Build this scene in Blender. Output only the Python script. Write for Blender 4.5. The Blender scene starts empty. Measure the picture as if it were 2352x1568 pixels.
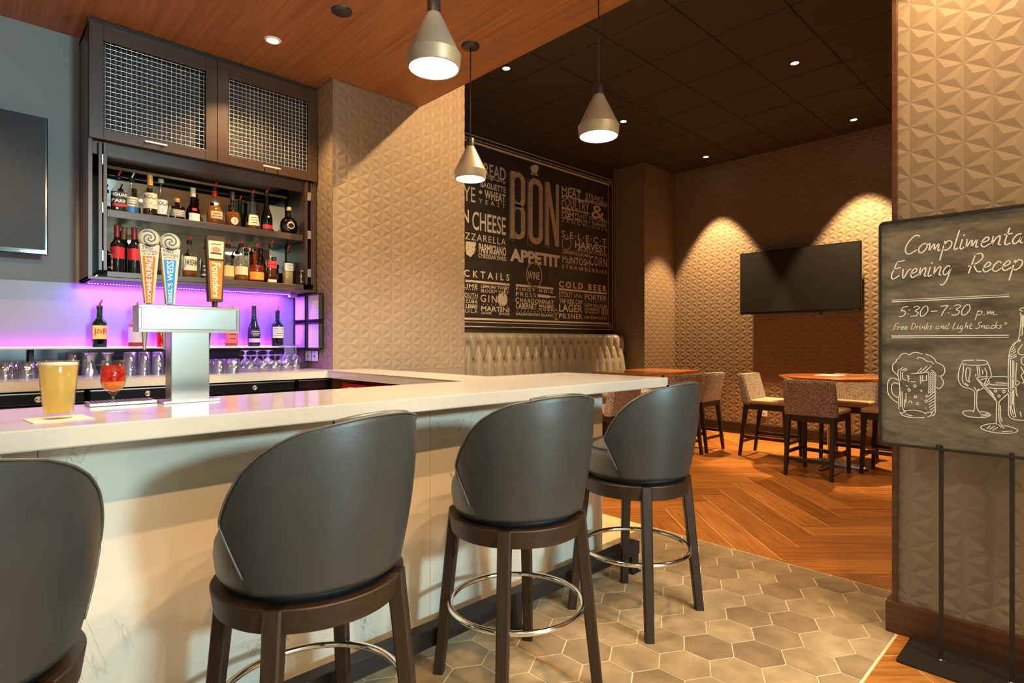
import bpy, bmesh, math, random
from mathutils import Vector, Matrix
C = bpy.context.scene.collection
SC = bpy.context.scene
PI = math.pi
random.seed(7)
# ------------------------------------------------------------------ camera
cam_d = bpy.data.cameras.new('camera'); cam = bpy.data.objects.new('camera', cam_d); C.objects.link(cam)
cam_d.sensor_width = 36.0; cam_d.lens = 1320 * 36 / 2352; cam_d.clip_start = 0.05
cam.location = (0, 0, 1.27); cam.rotation_euler = (PI/2, 0, math.atan2(.7206, .6934) - PI/2)
SC.camera = cam
# ------------------------------------------------------------------ world, exposure, main lights
w = bpy.data.worlds.new('world'); SC.world = w; w.use_nodes = True
w.node_tree.nodes['Background'].inputs[0].default_value = (1.0, .86, .68, 1)
w.node_tree.nodes['Background'].inputs[1].default_value = 0.025
SC.view_settings.view_transform = 'Standard'; SC.view_settings.look = 'None'
SC.view_settings.exposure = 0.0; SC.view_settings.gamma = 1.0
SC.cycles.caustics_reflective = False; SC.cycles.caustics_refractive = False
SC.cycles.max_bounces = 10; SC.cycles.transparent_max_bounces = 16; SC.cycles.transmission_bounces = 10
SC.cycles.sample_clamp_indirect = 4.0
WARM = (1.0, .62, .29); WARMW = (1.0, .80, .56); COOL = (.58, .90, 1.0)
def area(name, loc, target, size, power, color, size_y=None, parent=None, spread=None):
    l = bpy.data.lights.new(name, 'AREA'); l.energy = power; l.color = color; l.size = size
    if size_y: l.shape = 'RECTANGLE'; l.size_y = size_y
    if spread: l.spread = spread
    o = bpy.data.objects.new(name, l); C.objects.link(o); o.location = loc
    d = Vector(target) - Vector(loc)
    o.rotation_euler = d.to_track_quat('-Z', 'Y').to_euler()
    if parent: o.parent = parent
    return o
def spot(name, loc, power, color, angle, blend, radius, target=None, parent=None):
    l = bpy.data.lights.new(name, 'SPOT'); l.energy = power; l.color = color
    l.spot_size = math.radians(angle); l.spot_blend = blend; l.shadow_soft_size = radius
    o = bpy.data.objects.new(name, l); C.objects.link(o); o.location = loc
    if target:
        o.rotation_euler = (Vector(target) - Vector(loc)).to_track_quat('-Z', 'Y').to_euler()
    return o
# daylight through the lobby window behind the camera
area('window_daylight', (1.55, -4.9, 2.62), (1.2, 1.9, .6), .7, 340, COOL, .35)
area('lobby_ceiling_fill', (.6, -4.5, 1.3), (.2, -2.6, 3.1), 1.6, 65, COOL, .6)  # added fill lamp, brightens the lobby ceiling for the cabinet mirror
# added fill lamp, unseen behind the camera (general fill of the room)
area('lobby_fill', (-0.6, -2.6, 3.05), (0.2, 0.5, 0.9), 1.6, 6, WARMW, 1.6)
# ------------------------------------------------------------------ materials
MATS = {}
def nmat(name):
    m = bpy.data.materials.new(name); m.use_nodes = True
    return m, m.node_tree, m.node_tree.nodes['Principled BSDF']
def mat(name, col, rough=.5, metal=0.0, spec=None, coat=0.0, emit=None, es=0.0, trans=0.0, ior=None, noise=None, bump=None, alpha=None):
    """plain procedural material; noise=(scale, amount) mottles the colour, bump=(scale, strength)"""
    if name in MATS: return MATS[name]
    m, nt, b = nmat(name)
    b.inputs['Base Color'].default_value = (*col, 1); b.inputs['Roughness'].default_value = rough
    b.inputs['Metallic'].default_value = metal
    if spec is not None: b.inputs['Specular IOR Level'].default_value = spec
    if coat: b.inputs['Coat Weight'].default_value = coat; b.inputs['Coat Roughness'].default_value = .08
    if emit: b.inputs['Emission Color'].default_value = (*emit, 1); b.inputs['Emission Strength'].default_value = es
    if trans: b.inputs['Transmission Weight'].default_value = trans
    if ior: b.inputs['IOR'].default_value = ior
    if alpha is not None: b.inputs['Alpha'].default_value = alpha
    if noise or bump:
        tc = nt.nodes.new('ShaderNodeTexCoord')
    if noise:
        n = nt.nodes.new('ShaderNodeTexNoise'); n.inputs['Scale'].default_value = noise[0]; n.inputs['Detail'].default_value = 5
        nt.links.new(tc.outputs['Object'], n.inputs['Vector'])
        r = nt.nodes.new('ShaderNodeValToRGB')
        a = noise[1]
        r.color_ramp.elements[0].color = (*[c*(1-a) for c in col], 1); r.color_ramp.elements[0].position = .3
        r.color_ramp.elements[1].color = (*[min(1, c*(1+a)) for c in col], 1); r.color_ramp.elements[1].position = .7
        nt.links.new(n.outputs['Fac'], r.inputs['Fac']); nt.links.new(r.outputs['Color'], b.inputs['Base Color'])
    if bump:
        n2 = nt.nodes.new('ShaderNodeTexNoise'); n2.inputs['Scale'].default_value = bump[0]; n2.inputs['Detail'].default_value = 4
        nt.links.new(tc.outputs['Object'], n2.inputs['Vector'])
        bp = nt.nodes.new('ShaderNodeBump'); bp.inputs['Strength'].default_value = bump[1]; bp.inputs['Distance'].default_value = .004
        nt.links.new(n2.outputs['Fac'], bp.inputs['Height']); nt.links.new(bp.outputs['Normal'], b.inputs['Normal'])
    MATS[name] = m
    return m
def wood(name, c0, c1, axis='X', rough=.4, scale=1.0, coat=0.0, stretch=18):
    """streaky wood grain running along the given object axis"""
    if name in MATS: return MATS[name]
    m, nt, b = nmat(name)
    tc = nt.nodes.new('ShaderNodeTexCoord'); mp = nt.nodes.new('ShaderNodeMapping')
    s = [stretch*6*scale]*3; s['XYZ'.index(axis)] = .9*scale
    mp.inputs['Scale'].default_value = s
    n = nt.nodes.new('ShaderNodeTexNoise'); n.inputs['Scale'].default_value = 1.0; n.inputs['Detail'].default_value = 5; n.inputs['Roughness'].default_value = .65
    r = nt.nodes.new('ShaderNodeValToRGB')
    r.color_ramp.elements[0].color = (*c0, 1); r.color_ramp.elements[0].position = .3
    r.color_ramp.elements[1].color = (*c1, 1); r.color_ramp.elements[1].position = .7
    nt.links.new(tc.outputs['Object'], mp.inputs['Vector']); nt.links.new(mp.outputs['Vector'], n.inputs['Vector'])
    nt.links.new(n.outputs['Fac'], r.inputs['Fac']); nt.links.new(r.outputs['Color'], b.inputs['Base Color'])
    b.inputs['Roughness'].default_value = rough
    if coat: b.inputs['Coat Weight'].default_value = coat; b.inputs['Coat Roughness'].default_value = .1
    MATS[name] = m
    return m
def tilemat(name, rough, c_lo, c_hi, grain=None, mottle=None, bump=.0):
    """per-tile tone from the mesh attribute 'tone' plus grain or mottling"""
    m, nt, b = nmat(name)
    at = nt.nodes.new('ShaderNodeAttribute'); at.attribute_name = 'tone'
    r = nt.nodes.new('ShaderNodeValToRGB')
    r.color_ramp.elements[0].color = (*c_lo, 1); r.color_ramp.elements[1].color = (*c_hi, 1)
    nt.links.new(at.outputs['Fac'], r.inputs['Fac'])
    uv = nt.nodes.new('ShaderNodeUVMap'); uv.uv_map = 'uv'
    mp = nt.nodes.new('ShaderNodeMapping'); nt.links.new(uv.outputs['UV'], mp.inputs['Vector'])
    n = nt.nodes.new('ShaderNodeTexNoise'); n.inputs['Detail'].default_value = 6
    if grain: mp.inputs['Scale'].default_value = (1.6, 26, 1); n.inputs['Scale'].default_value = 1.5; n.inputs['Roughness'].default_value = .62; n.inputs['Distortion'].default_value = .6
    else: n.inputs['Scale'].default_value = 9
    nt.links.new(mp.outputs['Vector'], n.inputs['Vector'])
    r2 = nt.nodes.new('ShaderNodeValToRGB'); amt = grain or mottle
    r2.color_ramp.elements[0].color = (1-amt, 1-amt, 1-amt*1.05, 1); r2.color_ramp.elements[0].position = .3
    r2.color_ramp.elements[1].color = (1+amt*.5, 1+amt*.5, 1+amt*.5, 1); r2.color_ramp.elements[1].position = .72
    nt.links.new(n.outputs['Fac'], r2.inputs['Fac'])
    mx = nt.nodes.new('ShaderNodeMix'); mx.data_type = 'RGBA'; mx.blend_type = 'MULTIPLY'; mx.inputs['Factor'].default_value = 1
    nt.links.new(r.outputs['Color'], mx.inputs['A']); nt.links.new(r2.outputs['Color'], mx.inputs['B'])
    nt.links.new(mx.outputs['Result'], b.inputs['Base Color']); b.inputs['Roughness'].default_value = rough
    return m
def marble(name, col, vein, rough):
    m, nt, b = nmat(name)
    tc = nt.nodes.new('ShaderNodeTexCoord')
    n = nt.nodes.new('ShaderNodeTexNoise'); n.inputs['Scale'].default_value = 1.15; n.inputs['Detail'].default_value = 7; n.inputs['Roughness'].default_value = .62; n.inputs['Distortion'].default_value = .7
    nt.links.new(tc.outputs['Object'], n.inputs['Vector'])
    r = nt.nodes.new('ShaderNodeValToRGB'); cr = r.color_ramp
    cr.elements[0].position = .4955; cr.elements[0].color = (0, 0, 0, 1); cr.elements[1].position = .5; cr.elements[1].color = (1, 1, 1, 1)
    e = cr.elements.new(.5045); e.color = (0, 0, 0, 1)
    nt.links.new(n.outputs['Fac'], r.inputs['Fac'])
    n2 = nt.nodes.new('ShaderNodeTexNoise'); n2.inputs['Scale'].default_value = 2.2; nt.links.new(tc.outputs['Object'], n2.inputs['Vector'])
    mr = nt.nodes.new('ShaderNodeMapRange'); mr.inputs[1].default_value = .45; mr.inputs[2].default_value = .62; mr.inputs[4].default_value = .85
    nt.links.new(n2.outputs['Fac'], mr.inputs[0])
    mm = nt.nodes.new('ShaderNodeMath'); mm.operation = 'MULTIPLY'; nt.links.new(r.outputs['Color'], mm.inputs[0]); nt.links.new(mr.outputs[0], mm.inputs[1])
    mx = nt.nodes.new('ShaderNodeMix'); mx.data_type = 'RGBA'; mx.inputs['A'].default_value = (*col, 1); mx.inputs['B'].default_value = (*vein, 1)
    nt.links.new(mm.outputs[0], mx.inputs['Factor']); nt.links.new(mx.outputs['Result'], b.inputs['Base Color'])
    b.inputs['Roughness'].default_value = rough
    return m
def tweed(name):
    m, nt, b = nmat(name)
    tc = nt.nodes.new('ShaderNodeTexCoord'); outs = []
    for sc in ((300, 300, 70), (70, 70, 330)):
        mp = nt.nodes.new('ShaderNodeMapping'); mp.inputs['Scale'].default_value = sc; nt.links.new(tc.outputs['Object'], mp.inputs['Vector'])
        n = nt.nodes.new('ShaderNodeTexNoise'); n.inputs['Scale'].default_value = 1; n.inputs['Detail'].default_value = 1; nt.links.new(mp.outputs['Vector'], n.inputs['Vector']); outs.append(n)
    ad = nt.nodes.new('ShaderNodeMath'); ad.operation = 'ADD'; nt.links.new(outs[0].outputs['Fac'], ad.inputs[0]); nt.links.new(outs[1].outputs['Fac'], ad.inputs[1])
    r = nt.nodes.new('ShaderNodeValToRGB'); r.color_ramp.elements[0].position = .40; r.color_ramp.elements[0].color = (.05, .038, .030, 1)
    r.color_ramp.elements[1].position = .60; r.color_ramp.elements[1].color = (.56, .47, .41, 1)
    h = nt.nodes.new('ShaderNodeMath'); h.operation = 'MULTIPLY'; h.inputs[1].default_value = .5; nt.links.new(ad.outputs[0], h.inputs[0])
    nt.links.new(h.outputs[0], r.inputs['Fac']); nt.links.new(r.outputs['Color'], b.inputs['Base Color']); b.inputs['Roughness'].default_value = .9
    return m
def chalkboard(name, col, hi, rough):
    m, nt, b = nmat(name)
    tc = nt.nodes.new('ShaderNodeTexCoord'); mp = nt.nodes.new('ShaderNodeMapping'); mp.inputs['Rotation'].default_value = (.95, 0, 0); mp.inputs['Scale'].default_value = (3, 1.6, 5.0)
    nt.links.new(tc.outputs['Object'], mp.inputs['Vector'])
    n = nt.nodes.new('ShaderNodeTexNoise'); n.inputs['Scale'].default_value = 2.2; n.inputs['Detail'].default_value = 9; n.inputs['Roughness'].default_value = .7
    nt.links.new(mp.outputs['Vector'], n.inputs['Vector'])
    r = nt.nodes.new('ShaderNodeValToRGB'); r.color_ramp.elements[0].position = .36; r.color_ramp.elements[0].color = (*col, 1)
    r.color_ramp.elements[1].position = .78; r.color_ramp.elements[1].color = (*hi, 1)
    nt.links.new(n.outputs['Fac'], r.inputs['Fac']); nt.links.new(r.outputs['Color'], b.inputs['Base Color']); b.inputs['Roughness'].default_value = rough
    return m
def glassmat(name, col, rough=.0, dens=0.0):
    """thin clear or tinted glass that also lets shadow light through"""
    if name in MATS: return MATS[name]
    m, nt, b = nmat(name)
    out = nt.nodes['Material Output']; nt.nodes.remove(b)
    tr = nt.nodes.new('ShaderNodeBsdfTransparent'); tr.inputs['Color'].default_value = (*col, 1)
    gl = nt.nodes.new('ShaderNodeBsdfGlossy'); gl.inputs['Roughness'].default_value = .04 + rough; gl.inputs['Color'].default_value = (1, 1, 1, 1)
    fr = nt.nodes.new('ShaderNodeLayerWeight'); pw = nt.nodes.new('ShaderNodeMath'); pw.operation = 'POWER'; pw.inputs[1].default_value = 4.0; nt.links.new(fr.outputs['Facing'], pw.inputs[0])
    mth = nt.nodes.new('ShaderNodeMath'); mth.operation = 'MULTIPLY_ADD'; mth.inputs[1].default_value = .85; mth.inputs[2].default_value = .04 + dens
    nt.links.new(pw.outputs[0], mth.inputs[0])
    mx = nt.nodes.new('ShaderNodeMixShader'); nt.links.new(mth.outputs[0], mx.inputs['Fac'])
    nt.links.new(tr.outputs[0], mx.inputs[1]); nt.links.new(gl.outputs[0], mx.inputs[2]); nt.links.new(mx.outputs[0], out.inputs['Surface'])
    MATS[name] = m
    return m
def liquid(name, col, clear=.55):
    """coloured drink: partly see-through, partly glowing with the light that passes into it"""
    if name in MATS: return MATS[name]
    m, nt, b = nmat(name); out = nt.nodes['Material Output']; nt.nodes.remove(b)
    tr = nt.nodes.new('ShaderNodeBsdfTransparent'); tr.inputs['Color'].default_value = (*col, 1)
    tl = nt.nodes.new('ShaderNodeBsdfTranslucent'); tl.inputs['Color'].default_value = (*col, 1)
    df = nt.nodes.new('ShaderNodeBsdfDiffuse'); df.inputs['Color'].default_value = (*col, 1)
    a = nt.nodes.new('ShaderNodeMixShader'); a.inputs['Fac'].default_value = .5; nt.links.new(tl.outputs[0], a.inputs[1]); nt.links.new(df.outputs[0], a.inputs[2])
    c = nt.nodes.new('ShaderNodeMixShader'); c.inputs['Fac'].default_value = clear; nt.links.new(a.outputs[0], c.inputs[1]); nt.links.new(tr.outputs[0], c.inputs[2])
    nt.links.new(c.outputs[0], out.inputs['Surface']); MATS[name] = m; return m
M_paper = mat('wallpaper', (.215, .160, .103), .6, noise=(3, .05))
M_plaster = mat('painted_wall', (.20, .215, .21), .6, noise=(2, .04))
M_lobby = mat('lobby_wall', (.62, .60, .56), .7, noise=(2, .03))
M_splash = mat('backsplash_panel', (.17, .158, .167), .35, noise=(5, .03))
M_wood_ceiling = wood('wood_ceiling', (.20, .075, .022), (.40, .17, .055), 'Y', .45, stretch=9)
M_tile_dark = mat('dark_ceiling_tile', (.040, .033, .022), .8, noise=(60, .12))
M_grid = mat('ceiling_grid', (.008, .007, .006), .7)
M_hex = tilemat('hex_tile', .55, (.28, .195, .105), (.45, .335, .19), mottle=.30)
M_plank = tilemat('wood_plank_tile', .32, (.36, .125, .020), (.56, .215, .042), grain=.5)
M_grout = mat('grout', (.80, .68, .46), .8, noise=(40, .1))
M_grout_w = mat('plank_grout', (.85, .58, .30), .8, noise=(40, .1))
M_marble = marble('marble_panel', (.66, .60, .49), (.30, .22, .14), .16)
M_quartz = mat('white_quartz', (.50, .475, .42), .16, coat=.3, noise=(35, .02))
M_leather = mat('grey_leather', (.034, .037, .035), .38, noise=(14, .10), bump=(420, .12))
M_leather_s = mat('grey_leather_seat', (.085, .085, .072), .36, noise=(14, .08), bump=(420, .1))
M_dkwood = wood('dark_stained_wood', (.012, .0052, .0018), (.032, .0145, .0055), 'Z', .48, stretch=14)
M_dkwood_h = wood('dark_stained_wood_across', (.012, .0052, .0018), (.034, .0155, .006), 'X', .48, stretch=14)
M_cab = wood('espresso_wood', (.034, .016, .008), (.058, .030, .016), 'Z', .35, stretch=8)
M_cabx = wood('espresso_wood_across', (.038, .018, .009), (.064, .034, .018), 'X', .35, stretch=8)
M_base = wood('baseboard_wood', (.055, .020, .008), (.11, .045, .018), 'Y', .35, stretch=12)
M_black = mat('black_paint', (.008, .008, .008), .55)
M_blackg = mat('gloss_black', (.008, .008, .009), .15)
M_screen = mat('tv_screen', (.016, .016, .016), .45, spec=.25)
M_iron = mat('dark_iron', (.030, .024, .018), .5, metal=.4, noise=(90, .3))
M_chrome = mat('chrome', (.82, .82, .82), .10, metal=1)
M_steel = mat('brushed_steel', (.70, .70, .70), .25, metal=1)
M_mirror = mat('mirror', (.72, .86, .86), .03, metal=1)
M_taupe = mat('pendant_metal', (.40, .36, .28), .38, metal=.35)
M_cap = mat('pendant_cap', (.045, .045, .042), .4, metal=.5)
M_lamp = mat('lamp_face', (1, 1, 1), .5, emit=(1.0, .93, .80), es=9)
M_dlamp = mat('downlight_face', (1, 1, 1), .5, emit=(1.0, .80, .52), es=22)
M_tweed = tweed('tweed')
M_cream = mat('cream_leather', (.48, .37, .22), .38, noise=(10, .05))
M_booth = mat('booth_leather', (.33, .31, .255), .30, noise=(10, .04))
M_table = wood('table_wood', (.40, .11, .02), (.58, .20, .045), 'X', .22, coat=.4, stretch=8)
M_mural = chalkboard('mural_board', (.030, .027, .023), (.062, .056, .05), .45)
M_chalk = mat('chalk_white', (.80, .77, .70), .8, noise=(160, .06))
M_chalkd = mat('chalk_grey', (.32, .30, .27), .8)
M_board = chalkboard('sign_board', (.050, .040, .027), (.29, .245, .165), .6)
M_white = mat('white_plastic', (.80, .78, .74), .4)
M_page = mat('paper_page', (.86, .84, .80), .7)
M_red = mat('red_plastic', (.75, .02, .02), .3)
M_led = mat('violet_led', (1, 1, 1), .5, emit=(.55, .12, 1.0), es=14)
# ------------------------------------------------------------------ mesh helpers
class MB:
    def __init__(s): s.b = bmesh.new()
    def box(s, x0, x1, y0, y1, z0, z1, bev=0.0, seg=2, M=None):
        r = bmesh.ops.create_cube(s.b, size=1.0); vs = r['verts']
        for v in vs:
            v.co = Vector(((x0+x1)/2 + v.co.x*(x1-x0), (y0+y1)/2 + v.co.y*(y1-y0), (z0+z1)/2 + v.co.z*(z1-z0)))
        if bev:
            es = list({e for v in vs for e in v.link_edges})
            r2 = bmesh.ops.bevel(s.b, geom=es, offset=bev, segments=seg, affect='EDGES', profile=.5)
            vs = list({v for f in r2['faces'] for v in f.verts} | {v for v in vs if v.is_valid})
        if M is not None:
            for v in vs: v.co = M @ v.co
        return s
    def lathe(s, prof, seg=32, c=(0, 0, 0), smooth=True, sx=1.0, sy=1.0, M=None, square=0.0, a0=0.0):
        """prof = [(r, z), ...] turned about z; square>0 pushes the section to a rounded square"""
        rings = []
        for r, z in prof:
            if r < 1e-6:
                p = Vector((c[0], c[1], c[2]+z)); rings.append([s.b.verts.new(M @ p if M else p)]); continue
            ring = []
            for k in range(seg):
                t = 2*PI*k/seg + a0; ct, st = math.cos(t), math.sin(t)
                q = 1.0
                if square: q = (1-square) + square / max(abs(ct), abs(st))
                p = Vector((c[0]+r*q*ct*sx, c[1]+r*q*st*sy, c[2]+z)); ring.append(s.b.verts.new(M @ p if M else p))
            rings.append(ring)
        for a, b in zip(rings, rings[1:]):
            if len(a) == 1 and len(b) == 1: continue
            for k in range(seg):
                if len(a) == 1: f = s.b.faces.new((a[0], b[(k+1) % seg], b[k]))
                elif len(b) == 1: f = s.b.faces.new((a[k], a[(k+1) % seg], b[0]))
                else: f = s.b.faces.new((a[k], a[(k+1) % seg], b[(k+1) % seg], b[k]))
                f.smooth = smooth
        return s
    def tube(s, pts, r, seg=10, closed=False, smooth=True, r1=None):
        pts = [Vector(p) for p in pts]; n = len(pts); rings = []
        up = Vector((0, 0, 1))
        for i, p in enumerate(pts):
            a = pts[(i-1) % n] if (closed or i > 0) else p; b = pts[(i+1) % n] if (closed or i < n-1) else p
            t = (b-a).normalized(); u = t.cross(up)
            if u.length < 1e-4: u = t.cross(Vector((1, 0, 0)))
            u.normalize(); v = t.cross(u)
            rr = r if r1 is None else r + (r1-r)*i/(n-1)
            rings.append([s.b.verts.new(p + (u*math.cos(2*PI*k/seg) + v*math.sin(2*PI*k/seg))*rr) for k in range(seg)])
        m = n if closed else n-1
        for i in range(m):
            a, b = rings[i], rings[(i+1) % n]
            for k in range(seg):
                f = s.b.faces.new((a[k], a[(k+1) % seg], b[(k+1) % seg], b[k])); f.smooth = smooth
        if not closed:
            s.b.faces.new(rings[0]); s.b.faces.new(list(reversed(rings[-1])))
        return s
    def loft(s, rings, smooth=True, cap=True, closed=True):
        vr = [[s.b.verts.new(Vector(p)) for p in ring] for ring in rings]
        n = len(vr[0])
        for a, b in zip(vr, vr[1:]):
            for k in range(n if closed else n-1):
                f = s.b.faces.new((a[k], a[(k+1) % n], b[(k+1) % n], b[k])); f.smooth = smooth
        if cap and closed:
            s.b.faces.new(list(reversed(vr[0]))); s.b.faces.new(vr[-1])
        return s
    def bar(s, p0, p1, w0, d0, w1=None, d1=None, rot=0.0, bev=0.0):
        """tapered square bar between two points, section w (along rot) by d"""
        w1 = w1 or w0; d1 = d1 or d0
        c, sn = math.cos(rot), math.sin(rot); rings = []
        for p, wd, dp in ((p0, w0, d0), (p1, w1, d1)):
            b = min(wd, dp)*.12
            q = [(-wd/2+b, -dp/2), (wd/2-b, -dp/2), (wd/2, -dp/2+b), (wd/2, dp/2-b), (wd/2-b, dp/2), (-wd/2+b, dp/2), (-wd/2, dp/2-b), (-wd/2, -dp/2+b)]
            rings.append([(p[0]+x*c-y*sn, p[1]+x*sn+y*c, p[2]) for x, y in q])
        return s.loft(rings, smooth=False)
    def poly(s, pts):
        s.b.faces.new([s.b.verts.new(Vector(p)) for p in pts]); return s
    def prism(s, outline, z0, z1, bev=0.0):
        lo = [s.b.verts.new((x, y, z0)) for x, y in outline]; hi = [s.b.verts.new((x, y, z1)) for x, y in outline]
        n = len(outline); fs = [s.b.faces.new(list(reversed(lo))), s.b.faces.new(hi)]
        for k in range(n): fs.append(s.b.faces.new((lo[k], lo[(k+1) % n], hi[(k+1) % n], hi[k])))
        if bev:
            bmesh.ops.bevel(s.b, geom=list({e for f in fs for e in f.edges}), offset=bev, segments=2, affect='EDGES')
        return s
    def done(s, name, m, parent=None, recalc=True):
        if recalc: bmesh.ops.recalc_face_normals(s.b, faces=s.b.faces[:])
        me = bpy.data.meshes.new(name); s.b.to_mesh(me); s.b.free()
        for mm in (m if isinstance(m, (list, tuple)) else [m]): me.materials.append(mm)
        o = bpy.data.objects.new(name, me); C.objects.link(o)
        if parent: o.parent = parent
        return o
def tag(o, label, cat, group=None):
    o['label'] = label; o['category'] = cat
    if group: o['group'] = group
    return o
def thing(name, label, cat, loc=(0, 0, 0), rz=0.0, group=None):
    o = bpy.data.objects.new(name, None); C.objects.link(o); o.location = loc; o.rotation_euler = (0, 0, rz)
    o.empty_display_size = .1
    return tag(o, label, cat, group)
def structure(o): o['kind'] = 'structure'; return o
def dup(root, loc, rz=0.0, label=None, group=None):
    r = root.copy(); C.objects.link(r); r.location = loc; r.rotation_euler = (0, 0, rz)
    if label: r['label'] = label
    if group: r['group'] = group
    for ch in list(root.children):
        c = ch.copy(); C.objects.link(c); c.parent = r
        for g in list(ch.children):
            d = g.copy(); C.objects.link(d); d.parent = c
    return r
def text_pts(s, offset=0.0, spacing=1.0, shear=0.0):
    cu = bpy.data.curves.new('lettering', 'FONT'); cu.body = s; cu.offset = offset; cu.space_character = spacing; cu.shear = shear
    cu.resolution_u = 3
    o = bpy.data.objects.new('lettering', cu); C.objects.link(o)
    dg = bpy.context.evaluated_depsgraph_get(); dg.update()
    me = bpy.data.meshes.new_from_object(o.evaluated_get(dg))
    vs = [v.co.copy() for v in me.vertices]; fs = [list(p.vertices) for p in me.polygons]
    bpy.data.objects.remove(o); bpy.data.curves.remove(cu); bpy.data.meshes.remove(me)
    return vs, fs
def text_into(mb, s, fn, u0, u1, v0, v1, offset=0.0, spacing=1.0, shear=0.0, swap=False):
    """fit the word's outline to the box u0..u1, v0..v1 and map it by fn(u, v) onto a surface"""
    vs, fs = text_pts(s, offset, spacing, shear)
    if not vs: return
    x0 = min(v.x for v in vs); x1 = max(v.x for v in vs); y0 = min(v.y for v in vs); y1 = max(v.y for v in vs)
    nv = []
    for v in vs:
        a = (v.x-x0)/max(1e-6, x1-x0); b = (v.y-y0)/max(1e-6, y1-y0)
        nv.append(mb.b.verts.new(Vector(fn(u0+(u1-u0)*a, v0+(v1-v0)*b))))
    for f in fs:
        try: mb.b.faces.new([nv[i] for i in f])
        except ValueError: pass
def smooth_line(pts, n=6):
    if len(pts) < 3: return list(pts)
    out = []; P = [pts[0]] + list(pts) + [pts[-1]]
    for i in range(1, len(P)-2):
        p0, p1, p2, p3 = P[i-1], P[i], P[i+1], P[i+2]
        for k in range(n):
            t = k/n
            out.append(tuple(.5*((2*b) + (-a+c)*t + (2*a-5*b+4*c-d)*t*t + (-a+3*b-3*c+d)*t*t*t) for a, b, c, d in zip(p0, p1, p2, p3)))
    out.append(tuple(pts[-1])); return out
def ribbon(mb, pts, w, fn):
    """flat chalk stroke of width w through 2-D points, mapped by fn(u, v)"""
    n = len(pts); L = []; R = []
    for i, p in enumerate(pts):
        a = pts[max(0, i-1)]; b = pts[min(n-1, i+1)]
        dx, dy = b[0]-a[0], b[1]-a[1]; l = math.hypot(dx, dy) or 1
        nx, ny = -dy/l*w/2, dx/l*w/2
        ex = (dx/l*w*.35 if i == n-1 else (-dx/l*w*.35 if i == 0 else 0)); ey = (dy/l*w*.35 if i == n-1 else (-dy/l*w*.35 if i == 0 else 0))
        L.append(mb.b.verts.new(Vector(fn(p[0]+nx+ex, p[1]+ny+ey)))); R.append(mb.b.verts.new(Vector(fn(p[0]-nx+ex, p[1]-ny+ey))))
    for i in range(n-1): mb.b.faces.new((L[i], L[i+1], R[i+1], R[i]))
def disc2(mb, cx, cy, r, fn, n=14):
    mb.b.faces.new([mb.b.verts.new(Vector(fn(cx+r*math.cos(2*PI*k/n), cy+r*math.sin(2*PI*k/n)))) for k in range(n)])
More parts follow.
